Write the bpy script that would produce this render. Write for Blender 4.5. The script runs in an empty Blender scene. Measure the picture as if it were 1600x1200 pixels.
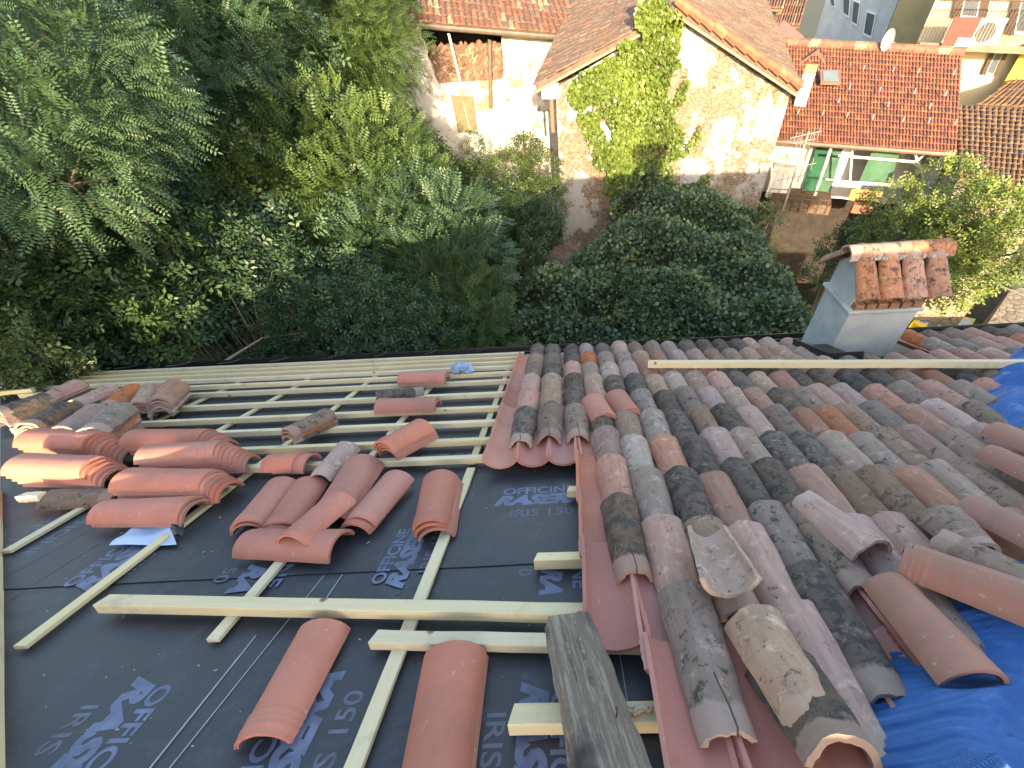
import bpy, math, random
import numpy as np
from mathutils import Matrix, Vector
random.seed(7); rng = np.random.default_rng(7)
scene = bpy.context.scene
C = scene.collection
CZ = 9.0                                   # camera height above the garden
# ---------------------------------------------------------------- camera
F_PX, CX, CY = 640.897, 892.439, 675.75
M = np.array([[0.9988564, 0.0477898, 0.0014156], [-0.0367820, 0.7491926, 0.6613301], [-0.0305443, 0.6606259, -0.7500937]])
cam = bpy.data.objects.new('camera', bpy.data.cameras.new('camera')); C.objects.link(cam)
cam.data.sensor_width = 36; cam.data.lens = F_PX / 1600 * 36
cam.data.shift_x = -(CX - 800) / 1600; cam.data.shift_y = (CY - 600) / 1600
cam.data.clip_start = 0.02; cam.data.clip_end = 3000
mw = Matrix.Identity(4)
for i in range(3):
    mw[i][0] = M[i][0]; mw[i][1] = M[i][1]; mw[i][2] = -M[i][2]
mw[2][3] = CZ
cam.matrix_world = mw
scene.camera = cam
# ---------------------------------------------------------------- light
SUN_EL, SUN_AZ = math.radians(13.6), math.radians(-4.0)      # AZ: heading of the light from +Y towards +X
world = bpy.data.worlds.new('World'); scene.world = world; world.use_nodes = True
wn = world.node_tree
sky = wn.nodes.new('ShaderNodeTexSky'); sky.sky_type = 'NISHITA'; sky.sun_disc = False
sky.sun_elevation = SUN_EL; sky.sun_rotation = math.pi + SUN_AZ
sky.air_density = 1.0; sky.dust_density = 2.2; sky.ozone_density = .3
wn.links.new(sky.outputs[0], wn.nodes['Background'].inputs[0])
wn.nodes['Background'].inputs[1].default_value = 0.15
sl = bpy.data.lights.new('sun', 'SUN'); sl.energy = 4.0; sl.angle = math.radians(0.5); sl.color = (1.0, 0.78, 0.50)
sun = bpy.data.objects.new('sun', sl); C.objects.link(sun)
sd = Vector((math.sin(SUN_AZ) * math.cos(SUN_EL), math.cos(SUN_AZ) * math.cos(SUN_EL), -math.sin(SUN_EL)))
sun.rotation_euler = sd.to_track_quat('-Z', 'Y').to_euler(); sun.location = (0, -20, 20)
scene.view_settings.view_transform = 'Standard'; scene.view_settings.look = 'None'
scene.view_settings.gamma = 1; scene.view_settings.exposure = 2.25
# ---------------------------------------------------------------- geometry helpers
TH = math.radians(22.9003); H = 1.29335
N_ = np.array([0, math.sin(TH), math.cos(TH)]); S_ = np.array([0, math.cos(TH), -math.sin(TH)]); X_ = np.array([1., 0, 0])
O3 = np.array([0, 0, CZ])
def ray(px, py):
    r = M @ np.array([px - CX, CY - py, F_PX]); return r / np.linalg.norm(r)
def roof(px, py, h=0.0):                   # a point on the roof plane raised by h: (x, v)
    r = ray(px, py); t = (H - h) / -(N_ @ r); p = r * t; return np.array([p[0], p @ S_])
def W(x, v, h=0.0):
    return O3 + X_ * x + S_ * v + N_ * (h - H)
def onv(px, py, az, d):                    # on a vertical wall facing heading az at distance d
    a = math.radians(az); n = np.array([math.sin(a), math.cos(a), 0]); r = ray(px, py); return O3 + r * (d / (n @ r))
def onz(px, py, z):
    r = ray(px, py); return O3 + r * ((z - CZ) / r[2])
def ony(px, py, y):
    r = ray(px, py); return O3 + r * (y / r[1])
class MB:                                  # mesh builder: collects pieces into ONE mesh
    def __init__(s): s.v = []; s.f = []; s.n = 0; s.a = []
    def add(s, v, f, a=None):
        v = np.asarray(v, float); s.v.append(v); s.f += [tuple(i + s.n for i in q) for q in f]; s.n += len(v)
        s.a.append(np.full(len(v), a if a is not None else random.random()))
        return s
    def hexa(s, p):                        # 8 points: bottom 4, top 4
        return s.add(p, [(0, 3, 2, 1), (4, 5, 6, 7), (0, 1, 5, 4), (1, 2, 6, 5), (2, 3, 7, 6), (3, 0, 4, 7)])
    def box(s, o, a, b, c):                # corner + three edge vectors
        o, a, b, c = map(lambda q: np.asarray(q, float), (o, a, b, c))
        return s.hexa([o, o + a, o + a + b, o + b, o + c, o + a + c, o + a + b + c, o + b + c])
    def cbox(s, c, sx, sy, sz, az=0):
        a = math.radians(az); ux = np.array([math.cos(a), -math.sin(a), 0]); uy = np.array([math.sin(a), math.cos(a), 0]); c = np.asarray(c, float)
        return s.box(c - ux * sx / 2 - uy * sy / 2 - np.array([0, 0, sz / 2]), ux * sx, uy * sy, (0, 0, sz))
    def tube(s, pts, rad, n=6):
        pts = [np.asarray(p, float) for p in pts]; rad = [rad] * len(pts) if np.isscalar(rad) else rad
        vs = []
        for i, p in enumerate(pts):
            d = pts[min(i + 1, len(pts) - 1)] - pts[max(i - 1, 0)]; d = d / (np.linalg.norm(d) + 1e-9)
            u = np.cross(d, [0, 0, 1.]);
            if np.linalg.norm(u) < .1: u = np.cross(d, [1., 0, 0])
            u /= np.linalg.norm(u); w = np.cross(d, u)
            for k in range(n):
                t = 2 * math.pi * k / n; vs.append(p + rad[i] * (math.cos(t) * u + math.sin(t) * w))
        f = []
        for i in range(len(pts) - 1):
            for k in range(n):
                f.append((i * n + k, i * n + (k + 1) % n, (i + 1) * n + (k + 1) % n, (i + 1) * n + k))
        f.append(tuple(range(n))[::-1]); f.append(tuple((len(pts) - 1) * n + k for k in range(n)))
        return s.add(vs, f)
    def prism(s, poly, vec):               # extrude a planar polygon by a vector
        poly = np.asarray(poly, float); n = len(poly)
        f = [tuple(range(n)), tuple(range(2 * n - 1, n - 1, -1))] + [(i, i + n, (i + 1) % n + n, (i + 1) % n) for i in range(n)]
        return s.add(np.vstack([poly, poly + np.asarray(vec, float)]), f)
    def mesh(s, name, org, smooth=False, attr=False):
        v = np.vstack(s.v) - org
        me = bpy.data.meshes.new(name); me.from_pydata(v.tolist(), [], s.f)
        if attr:
            at = me.attributes.new('rnd', 'FLOAT', 'POINT'); at.data.foreach_set('value', np.concatenate(s.a).astype(np.float32))
        if smooth: me.polygons.foreach_set('use_smooth', [True] * len(me.polygons))
        me.validate(); me.update(); return me
def tag(o, label=None, cat=None, group=None, kind=None):
    if label: o['label'] = label
    if cat: o['category'] = cat
    if group: o['group'] = group
    if kind: o['kind'] = kind
    return o
def thing(name, label, cat, loc, group=None):
    o = bpy.data.objects.new(name, None); C.objects.link(o); o.location = loc; o.empty_display_size = .1
    o['_loc'] = [float(q) for q in loc]
    return tag(o, label, cat, group)
def absloc(o):
    return np.array(o['_loc'])
def obj(name, mb, mat, parent=None, smooth=False, attr=False, bevel=0, org=None):
    if org is None:
        allv = np.vstack(mb.v); org = np.array([allv[:, 0].mean(), allv[:, 1].mean(), allv[:, 2].min()])
    me = mb.mesh(name, org, smooth, attr); me.materials.append(mat)
    o = bpy.data.objects.new(name, me); C.objects.link(o); o['_loc'] = [float(q) for q in org]
    if parent is not None:
        o.parent = parent; o.location = org - absloc(parent)
    else: o.location = org
    if bevel:
        b = o.modifiers.new('bevel', 'BEVEL'); b.width = bevel; b.segments = 2; b.limit_method = 'ANGLE'
    return o
# ---------------------------------------------------------------- materials
def mat_base(name):
    m = bpy.data.materials.new(name); m.use_nodes = True; nt = m.node_tree; return m, nt, nt.nodes['Principled BSDF']
def nd(nt, t, **kw):
    n = nt.nodes.new(t)
    for k, v in kw.items():
        if k.startswith('i_'): n.inputs[k[2:].replace('_', ' ')].default_value = v
        else: setattr(n, k, v)
    return n
def mixc(nt, fac, a, b, mode='MIX'):
    n = nt.nodes.new('ShaderNodeMix'); n.data_type = 'RGBA'; n.blend_type = mode
    for s, v in ((0, fac), (6, a), (7, b)):
        if hasattr(v, 'links') or hasattr(v, 'is_linked'): nt.links.new(v, n.inputs[s])
        elif s == 0: n.inputs[s].default_value = v
        else: n.inputs[s].default_value = (*v, 1) if len(v) == 3 else v
    return n.outputs[2]
def ramp(nt, src, stops, interp='LINEAR'):
    r = nt.nodes.new('ShaderNodeValToRGB'); r.color_ramp.interpolation = interp
    el = r.color_ramp.elements
    while len(el) > 1: el.remove(el[-1])
    el[0].position = stops[0][0]; el[0].color = (*stops[0][1], 1)
    for p, c in stops[1:]:
        e = el.new(p); e.color = (*c, 1)
    nt.links.new(src, r.inputs[0]); return r.outputs[0]
def coords(nt, scale=1.0, rnd=True, stretch=None):
    tc = nt.nodes.new('ShaderNodeTexCoord'); mp = nt.nodes.new('ShaderNodeMapping')
    nt.links.new(tc.outputs['Object'], mp.inputs[0])
    if stretch: mp.inputs['Scale'].default_value = stretch
    if rnd:
        oi = nt.nodes.new('ShaderNodeObjectInfo'); mu = nd(nt, 'ShaderNodeMath', operation='MULTIPLY'); mu.inputs[1].default_value = 37.0
        nt.links.new(oi.outputs['Random'], mu.inputs[0]); nt.links.new(mu.outputs[0], mp.inputs['Location'])
    return mp.outputs[0]
def noise(nt, co, scale, detail=4, rough=.6, dist=0):
    n = nd(nt, 'ShaderNodeTexNoise', i_Scale=scale, i_Detail=detail, i_Roughness=rough, i_Distortion=dist)
    nt.links.new(co, n.inputs['Vector']); return n.outputs[0]
def bump(nt, b, h, strength=.4, dist=.01):
    n = nd(nt, 'ShaderNodeBump', i_Strength=strength, i_Distance=dist); nt.links.new(h, n.inputs['Height']); nt.links.new(n.outputs[0], b.inputs['Normal'])
def hsv(nt, col, var=.12, val=.3, attr=False):
    if attr: s = nd(nt, 'ShaderNodeAttribute', attribute_name='rnd').outputs['Fac']
    else: s = nt.nodes.new('ShaderNodeObjectInfo').outputs['Random']
    h = nt.nodes.new('ShaderNodeHueSaturation'); mr = nd(nt, 'ShaderNodeMapRange'); mr.inputs['To Min'].default_value = 1 - val; mr.inputs['To Max'].default_value = 1 + val
    nt.links.new(s, mr.inputs['Value']); nt.links.new(mr.outputs[0], h.inputs['Value'])
    wn_ = nd(nt, 'ShaderNodeTexWhiteNoise', noise_dimensions='1D'); nt.links.new(s, wn_.inputs['W'])
    m2 = nd(nt, 'ShaderNodeMapRange'); m2.inputs['To Min'].default_value = 1 - var; m2.inputs['To Max'].default_value = 1 + var
    nt.links.new(wn_.outputs[0], m2.inputs['Value']); nt.links.new(m2.outputs[0], h.inputs['Saturation'])
    nt.links.new(col, h.inputs['Color']); return h.outputs[0]
def simple(name, col, rough=.7, n_scale=8, amt=.25, bmp=.2, bd=.005, metal=0, stretch=None, col2=None, val=.0):
    m, nt, b = mat_base(name); co = coords(nt, stretch=stretch)
    f = noise(nt, co, n_scale)
    c2 = col2 or tuple(q * (1 - amt) for q in col)
    f2 = ramp(nt, f, [(.35, (0, 0, 0)), (.65, (1, 1, 1))])
    c = mixc(nt, f2, col, c2)
    if val: c = hsv(nt, c, .1, val)
    nt.links.new(c, b.inputs['Base Color']); b.inputs['Roughness'].default_value = rough; b.inputs['Metallic'].default_value = metal
    if bmp: bump(nt, b, noise(nt, co, n_scale * 4), bmp, bd)
    return m
def m_old(name, a, b_, patch, pamt=.5, lichen=(.035, .036, .033), lamt=.5):
    wm = lambda c: (c[0] * 1.3, c[1] * 1.14, c[2] * 1.0)
    a, b_, patch = wm(a), wm(b_), wm(patch)
    m, nt, b = mat_base(name); co = coords(nt)
    st = coords(nt, stretch=(6, .8, 6))
    base = mixc(nt, noise(nt, co, 9, 5), a, b_)
    base = mixc(nt, ramp(nt, noise(nt, st, 7, 6, .7), [(.42, (0, 0, 0)), (.62, (.55, .55, .55))]), base, tuple(q * .55 for q in a))
    p = ramp(nt, noise(nt, co, 14, 6, .7, .6), [(.58 - pamt * .08, (0, 0, 0)), (.68, (.8, .8, .8))])
    base = mixc(nt, p, base, patch)
    l = ramp(nt, noise(nt, co, 17, 9, .8, .4), [(.60 - lamt * .2, (0, 0, 0)), (.66 - lamt * .16, (.92, .92, .92))])
    base = mixc(nt, l, base, lichen)
    sp = nd(nt, 'ShaderNodeTexVoronoi', i_Scale=70.0); nt.links.new(co, sp.inputs['Vector'])
    dots = ramp(nt, sp.outputs['Distance'], [(.06, (1, 1, 1)), (.12, (0, 0, 0))])
    msk = ramp(nt, noise(nt, co, 20, 3), [(.55, (0, 0, 0)), (.6, (1, 1, 1))])
    base = mixc(nt, mixc(nt, dots, (0, 0, 0), msk), base, (.38, .38, .33))
    tc = nt.nodes.new('ShaderNodeTexCoord'); sx = nt.nodes.new('ShaderNodeSeparateXYZ'); nt.links.new(tc.outputs['Object'], sx.inputs[0])
    ad = nd(nt, 'ShaderNodeMath', operation='MULTIPLY_ADD'); ad.inputs[1].default_value = .12; nt.links.new(noise(nt, co, 9, 4), ad.inputs[0]); nt.links.new(sx.outputs['Y'], ad.inputs[2])
    hd0 = nd(nt, 'ShaderNodeMapRange'); hd0.inputs['From Min'].default_value = -.085; hd0.inputs['From Max'].default_value = -.10; nt.links.new(ad.outputs[0], hd0.inputs['Value'])
    fh = nd(nt, 'ShaderNodeMath', operation='MULTIPLY'); fh.inputs[1].default_value = .75; nt.links.new(hd0.outputs[0], fh.inputs[0])
    base = mixc(nt, fh.outputs[0], base, (.36, .245, .19))
    base = hsv(nt, base, .25, .22)
    nt.links.new(base, b.inputs['Base Color']); b.inputs['Roughness'].default_value = .88
    bump(nt, b, noise(nt, co, 55, 8, .7), .35, .003)
    return m
OLD = {
 'pinkish grey': m_old('old_tile_pink', (.34, .205, .17), (.25, .18, .155), (.40, .31, .27), .25, lamt=.12),
 'pale grey': m_old('old_tile_pale', (.30, .235, .195), (.23, .175, .145), (.42, .36, .31), .45, lamt=.2),
 'dark lichened': m_old('old_tile_dark', (.135, .10, .078), (.075, .062, .05), (.22, .18, .145), .1, lamt=.62),
 'brown grey': m_old('old_tile_brown', (.215, .16, .13), (.155, .125, .105), (.29, .25, .215), .15, lamt=.35),
 'reddish': m_old('old_tile_red', (.40, .175, .11), (.26, .145, .11), (.32, .26, .22), .15, lamt=.25)}
OLDK = list(OLD)
def m_new(name, col=(.45, .18, .125)):
    m, nt, b = mat_base(name); co = coords(nt)
    c = mixc(nt, noise(nt, co, 5, 5), tuple(q * 1.12 for q in col), tuple(q * .82 for q in col))
    c = mixc(nt, ramp(nt, noise(nt, co, 38, 3), [(.66, (0, 0, 0)), (.70, (.5, .5, .5))]), c, (.56, .34, .28))
    s = ramp(nt, noise(nt, co, 3, 6, .7), [(.5, (0, 0, 0)), (.72, (.6, .6, .6))])
    c = mixc(nt, s, c, tuple(q * .62 for q in col))
    c = hsv(nt, c, .1, .14)
    nt.links.new(c, b.inputs['Base Color']); b.inputs['Roughness'].default_value = .62
    bump(nt, b, noise(nt, co, 140, 3), .25, .002)
    return m
NEW = m_new('new_terracotta'); NEWB = m_new('new_terracotta_brown', (.33, .15, .10)); PANM = m_new('pan_terracotta', (.40, .165, .13)); PANO = m_new('pan_orange', (.50, .20, .13))
def m_wood(name, a=(.74, .63, .40), b_=(.60, .48, .27), knots=True):
    m, nt, b = mat_base(name); co = coords(nt, stretch=(1.2, 30, 30)); c2 = coords(nt)
    c = mixc(nt, noise(nt, co, 2, 5, .6, .3), a, b_)
    if knots:
        v = nd(nt, 'ShaderNodeTexVoronoi', i_Scale=4.0); nt.links.new(c2, v.inputs['Vector'])
        c = mixc(nt, ramp(nt, v.outputs['Distance'], [(.035, (1, 1, 1)), (.075, (0, 0, 0))]), c, (.20, .12, .06))
    c = mixc(nt, ramp(nt, noise(nt, c2, 9, 6), [(.58, (0, 0, 0)), (.7, (.5, .5, .5))]), c, tuple(q * .5 for q in a))
    c = hsv(nt, c, .15, .13)
    nt.links.new(c, b.inputs['Base Color']); b.inputs['Roughness'].default_value = .7
    bump(nt, b, noise(nt, co, 4, 6), .3, .003)
    return m
PINE = m_wood('pine')
def m_oldwood():
    m, nt, b = mat_base('weathered_wood'); co = coords(nt, stretch=(1, 16, 16)); c2 = coords(nt)
    c = mixc(nt, noise(nt, co, 3, 8, .7, .8), (.30, .235, .17), (.15, .115, .085))
    c = mixc(nt, ramp(nt, noise(nt, co, 5, 8, .8), [(.5, (0, 0, 0)), (.56, (1, 1, 1))]), c, (.36, .31, .245))
    c = mixc(nt, ramp(nt, noise(nt, c2, 4, 4), [(.35, (1, 1, 1)), (.5, (0, 0, 0))]), c, (.06, .05, .045))
    nt.links.new(c, b.inputs['Base Color']); b.inputs['Roughness'].default_value = .9
    bump(nt, b, noise(nt, co, 6, 8, .8), 1.0, .012); return m
OWOOD = m_oldwood()
BROWNW = m_wood('brown_plank', (.20, .125, .07), (.10, .06, .035), False)
def m_membrane():
    m, nt, b = mat_base('membrane'); co = coords(nt, rnd=False)
    c = mixc(nt, noise(nt, co, 3, 7, .65), (.020, .022, .027), (.042, .044, .052))
    c = mixc(nt, ramp(nt, noise(nt, co, 5, 9, .75, 1.2), [(.52, (0, 0, 0)), (.72, (.55, .55, .55))]), c, (.085, .088, .095))
    c = mixc(nt, ramp(nt, noise(nt, co, 90, 2), [(.74, (0, 0, 0)), (.78, (.6, .6, .6))]), c, (.2, .2, .19))
    nt.links.new(c, b.inputs['Base Color']); b.inputs['Roughness'].default_value = .52
    bump(nt, b, noise(nt, co, 260, 2), .25, .001); return m
MEMB = m_membrane()
INK = simple('printed_ink', (.15, .18, .28), .6, 12, .45, .1)
INK2 = simple('printed_ink_faint', (.12, .13, .17), .6, 12, .45, .1)
LINE = simple('white_line', (.34, .38, .42), .6, 20, .3, 0)
BLACKM = simple('black_metal', (.018, .017, .017), .35, 10, .3, .1)
DARK = simple('unlit_void', (.01, .009, .008), .9, 5, .3, 0)  # near-black colour stands for the unlit depth of attic and flue
GREYM = simple('grey_metal', (.35, .35, .34), .45, 10, .2, .05, metal=.6)
WHITEP = simple('white_paint', (.78, .78, .75), .6, 4, .12, .05)
def m_plaster(name, a, b_, stone=(.30, .25, .19), amt=.5, scale=1.0):
    m, nt, b = mat_base(name); co = coords(nt, rnd=False)
    v = nd(nt, 'ShaderNodeTexVoronoi', i_Scale=5.5 * scale, feature='DISTANCE_TO_EDGE'); mp = nt.nodes.new('ShaderNodeMapping'); mp.inputs['Scale'].default_value = (1, 1, 2.3)
    nt.links.new(co, mp.inputs[0]); nt.links.new(mp.outputs[0], v.inputs['Vector'])
    vc = nd(nt, 'ShaderNodeTexVoronoi', i_Scale=5.5 * scale); nt.links.new(mp.outputs[0], vc.inputs['Vector'])
    sc = mixc(nt, vc.outputs['Color'], stone, tuple(q * 1.5 for q in stone))
    sc = mixc(nt, ramp(nt, v.outputs['Distance'], [(.02, (1, 1, 1)), (.07, (0, 0, 0))]), sc, tuple(q * .45 for q in stone))
    pl = mixc(nt, noise(nt, co, 1.6, 8, .7), a, b_)
    k = ramp(nt, noise(nt, co, 1.1, 9, .72), [(.50 - amt * .2, (1, 1, 1)), (.56 - amt * .1, (0, 0, 0))])
    c = mixc(nt, k, pl, sc)
    nt.links.new(c, b.inputs['Base Color']); b.inputs['Roughness'].default_value = .9
    bump(nt, b, mixc(nt, k, noise(nt, co, 18, 8), v.outputs['Distance']), .7, .03); return m
GWALL = m_plaster('stone_plaster', (.36, .36, .35), (.25, .25, .24), (.15, .115, .08), .1)
WWALL = m_plaster('white_plaster', (.62, .60, .55), (.46, .43, .38), (.20, .15, .10), .5)
CHIMM = simple('cement_render', (.50, .52, .50), .9, 3.5, .4, .6, .01, col2=(.37, .39, .38))
STONE = m_plaster('rough_stone', (.30, .26, .2), (.22, .19, .15), (.20, .165, .12), -.5, .8)
def m_attr(name, stops, rough=.85, grain=30):
    m, nt, b = mat_base(name); at = nd(nt, 'ShaderNodeAttribute', attribute_name='rnd'); co = coords(nt, rnd=False)
    c = ramp(nt, at.outputs['Fac'], stops, 'CONSTANT')
    c = mixc(nt, ramp(nt, noise(nt, co, grain, 6, .7), [(.4, (0, 0, 0)), (.62, (.85, .85, .85))]), c, (.06, .045, .038))
    nt.links.new(c, b.inputs['Base Color']); b.inputs['Roughness'].default_value = rough; bump(nt, b, noise(nt, co, grain), .4, .01); return m
RT_OLD = m_attr('old_roof_tiles', [(0, (0.186, 0.074, 0.043)), (.2, (0.236, 0.093, 0.053)), (.4, (0.149, 0.081, 0.056)), (.6, (0.260, 0.124, 0.074)), (.78, (0.167, 0.105, 0.074)), (.9, (0.310, 0.248, 0.155))], grain=9)
RT_STONE = m_attr('weathered_roof_tiles', [(0, (0.124, 0.074, 0.050)), (.25, (0.161, 0.093, 0.062)), (.5, (0.136, 0.099, 0.074)), (.75, (0.186, 0.105, 0.068)), (.9, (0.155, 0.130, 0.099))], grain=9)
RT_RED = m_attr('red_roof_tiles', [(0, (.27, .085, .042)), (.3, (.32, .10, .048)), (.6, (.24, .08, .042)), (.85, (.36, .125, .06))], grain=5)
RT_BRN = m_attr('brown_roof_tiles', [(0, (0.162, 0.084, 0.042)), (.3, (0.192, 0.102, 0.051)), (.6, (0.138, 0.075, 0.042)), (.85, (0.222, 0.132, 0.072))], grain=7)
def m_leaf(name, a, b_, c_=None, rough=.5, trans=.25):
    m, nt, b = mat_base(name); at = nd(nt, 'ShaderNodeAttribute', attribute_name='rnd')
    st = [(0, tuple(q * .7 for q in a)), (.5, a), (1, b_)]
    c = ramp(nt, at.outputs['Fac'], st)
    nt.links.new(c, b.inputs['Base Color']); b.inputs['Roughness'].default_value = rough
    tr = nd(nt, 'ShaderNodeBsdfTranslucent'); ad = nd(nt, 'ShaderNodeMixShader'); ad.inputs[0].default_value = trans
    mc = mixc(nt, .5, c, (.16, .22, .03)); nt.links.new(mc, tr.inputs[0])
    nt.links.new(b.outputs[0], ad.inputs[1]); nt.links.new(tr.outputs[0], ad.inputs[2])
    nt.links.new(ad.outputs[0], nt.nodes['Material Output'].inputs['Surface']); return m
LF_ROB = m_leaf('robinia_leaves', (.075, .125, .035), (.13, .185, .045), trans=.3)
LF_BLUE = m_leaf('bluish_leaves', (.055, .105, .05), (.085, .145, .065))
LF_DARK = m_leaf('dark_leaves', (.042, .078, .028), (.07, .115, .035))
LF_OLIVE = m_leaf('olive_leaves', (.07, .105, .03), (.12, .155, .04))
LF_IVY = m_leaf('ivy_leaves', (.075, .12, .055), (.14, .19, .075), rough=.35, trans=.12)
LF_IVYY = m_leaf('yellow_ivy_leaves', (.11, .16, .03), (.18, .235, .045), rough=.4, trans=.15)  # lighter and yellower than the leaves of the mound
LF_YEL = m_leaf('yellow_green_leaves', (.13, .18, .035), (.22, .26, .06))
BARK = simple('bark', (.10, .08, .06), .9, 12, .4, .6, .02)
SOIL = simple('soil_ground', (.055, .06, .03), .95, 1.2, .5, .6, .05, col2=(.035, .03, .02))
ASPH = simple('asphalt', (.06, .06, .062), .9, 2, .3, .3, .01)
# ---------------------------------------------------------------- setting: ground, street
def grid_sheet(name, x0, x1, y0, y1, z, n, mat, amp=0.0):
    xs = np.linspace(x0, x1, n); ys = np.linspace(y0, y1, n); X, Y = np.meshgrid(xs, ys)
    Z = z + amp * (np.sin(X * .7 + 1) * np.cos(Y * .6) + .5 * np.sin(X * 1.9 + Y * 1.3))
    v = np.stack([X.ravel(), Y.ravel(), Z.ravel()], 1); f = [(i * n + j, i * n + j + 1, (i + 1) * n + j + 1, (i + 1) * n + j) for i in range(n - 1) for j in range(n - 1)]
    return tag(obj(name, MB().add(v, f), mat, smooth=True), kind='structure')
grid_sheet('ground', -1500, 1500, -1500, 1500, -.5, 40, SOIL)
grid_sheet('garden_ground', -30, 30, 5.5, 35, .12, 60, SOIL, .12)
st = MB().prism([(14, 24, .42), (17.5, 22, .42), (34, 90, .42), (24, 95, .42)], (0, 0, -.3)); tag(obj('street', st, ASPH), kind='structure')
cy = MB().prism([(6.9, 6, .30), (16, 4, .30), (17, 15, .30), (7.2, 14.5, .30)], (0, 0, -.2)); tag(obj('courtyard', cy, simple('earth_yard', (.035, .034, .02), .95, 3, .5, .5, .02)), kind='structure')
# ---------------------------------------------------------------- our house: walls, planks, membrane
hipA = roof(2, 1195); hipB = roof(2, 780); hd = (hipB - hipA)
def hipx(v): return hipA[0] + hd[0] / hd[1] * (v - hipA[1])
VR, VE, XR = -1.72, 4.98, 7.6               # ridge and eave along the slope, right end
VH = 4.98
house = thing('house', 'tall old house whose roof is being retiled, seen from its ridge', 'house', W(1, 5.2, 0) * np.array([1, 1, 0]))
def slab(poly, h0, h1):                    # polygon in (x, v)
    return MB().prism([W(x, v, h1) for x, v in poly], N_ * (h0 - h1))
obj('roof_deck', slab([(hipx(VR), VR), (XR, VR), (XR, VE), (hipx(VE), VE)], -.05, -.012), BROWNW, house)
MEMPOLY = [(hipx(VR), VR), (.22, VR), (.22, .96), (.5, 1.0), (.5, 1.8), (XR, 1.8), (XR, VE), (hipx(VE), VE)]
# hip slope on the left and the back slope, the walls
zr = W(0, VR)[2]; ze = W(0, VE)[2]; ye = W(0, VE)[1]; yr = W(0, VR)[1]
hr = np.array([hipx(VR), yr, zr]); he = np.array([hipx(VE), ye, ze])
hb = np.array([he[0], yr - (ye - yr), ze])
obj('hip_slope', MB().prism([hr, he, hb], (0, 0, -.04)), MEMB, house)
obj('back_slope', MB().prism([hr, hb, (XR, hb[1], ze), (XR, yr, zr)], (0, 0, -.04)), RT_BRN, house)
rg = MB()
for i in range(20):
    x = hr[0] + .15 + i * .4
    if x < XR: rg.tube([(x, yr, zr + .02), (x + .44, yr, zr + .035)], [.11, .09], 10)
obj('ridge_tiles', rg, RT_OLD, house, attr=True)
obj('shade_wing', MB().box((7.65, -6, -.4), (3.2, 0, 0), (0, 3.9, 0), (0, 0, 6.0)), WWALL, house)  # unseen wing added to keep the yard ground in shade
hw = MB()
for a, b in (((he[0] + .5, ye - .45), (XR - .1, ye - .45)), ((XR - .1, ye - .45), (XR - .1, hb[1] + .4)), ((XR - .1, hb[1] + .4), (he[0] + .5, hb[1] + .4)), ((he[0] + .5, hb[1] + .4), (he[0] + .5, ye - .45))):
    d = np.array([b[0] - a[0], b[1] - a[1], 0]); n = np.array([-d[1], d[0], 0]); n = n / np.linalg.norm(n) * .3
    hw.box((a[0], a[1], -.4), d, n, (0, 0, ze + .1 + .4))
obj('wall', hw, WWALL, house)
# membrane as a softly wrinkled sheet
def wr(x, v): return .0014 * (math.sin(x * 9 + v * 4) * math.sin(v * 7 - x * 3))
def memb_sheet(name, x0, x1, v0, v1, h, parent, nx=90, nv=60, clip=None, amp=.0012):
    xs = np.linspace(x0, x1, nx); vs = np.linspace(v0, v1, nv); vv = []; f = []
    for v in vs:
        for x in xs:
            xx = max(x, hipx(v) + .01) if clip is None else x
            hh = h + wr(xx, v)
            vv.append(W(xx, v, hh))
    for i in range(nv - 1):
        for j in range(nx - 1):
            if vs[i] > 0 and max(xs[j + 1], 0) < hipx(vs[i]) - .2: continue
            f.append((i * nx + j, i * nx + j + 1, (i + 1) * nx + j + 1, (i + 1) * nx + j))
    return obj(name, MB().add(vv, f), MEMB, parent, smooth=True)
memb = thing('roofing_membrane', 'black printed underlay sheets spread over the bare half of the roof', 'membrane', W(-1.5, 2, 0))
memb_sheet('sheet', -7, .22, -1.7, 1.42, .004, memb, 150, 100)
memb_sheet('sheet', -7, XR - .1, 1.37, VE - .02, .009, memb, 240, 90)
# ---------------------------------------------------------------- printed lettering
def letter(txt, x, v, ang, size, mat, bold=0.0, shear=0.0, h=None, sx=1.0, name='lettering', width=None):
    h = (.0048 if v < 1.36 and v + math.sin(ang) * .2 < 1.36 else .0098) if h is None else h
    cu = bpy.data.curves.new('t', 'FONT'); cu.body = txt; cu.size = size; cu.offset = bold; cu.shear = shear; cu.resolution_u = 3
    ob = bpy.data.objects.new('t', cu); C.objects.link(ob); dg = bpy.context.evaluated_depsgraph_get()
    me = bpy.data.meshes.new_from_object(ob.evaluated_get(dg)); bpy.data.objects.remove(ob)
    w = max(p.co.x for p in me.vertices) - min(p.co.x for p in me.vertices)
    k = width / w if width else sx
    ca, sa = math.cos(ang), math.sin(ang)
    org = W(x, v, h)
    vs = []
    for p in me.vertices:
        X1, V1 = x + ca * p.co.x * k - sa * p.co.y, v + sa * p.co.x * k + ca * p.co.y; vs.append(W(X1, V1, max(h, .0098 if V1 > 1.37 else 0) + wr(X1, V1)))
    vs = np.array(vs)
    f = [tuple(p.vertices) for p in me.polygons]
    bpy.data.meshes.remove(me)
    return obj(name, MB().add(vs, f), mat, memb, org=org)
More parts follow.
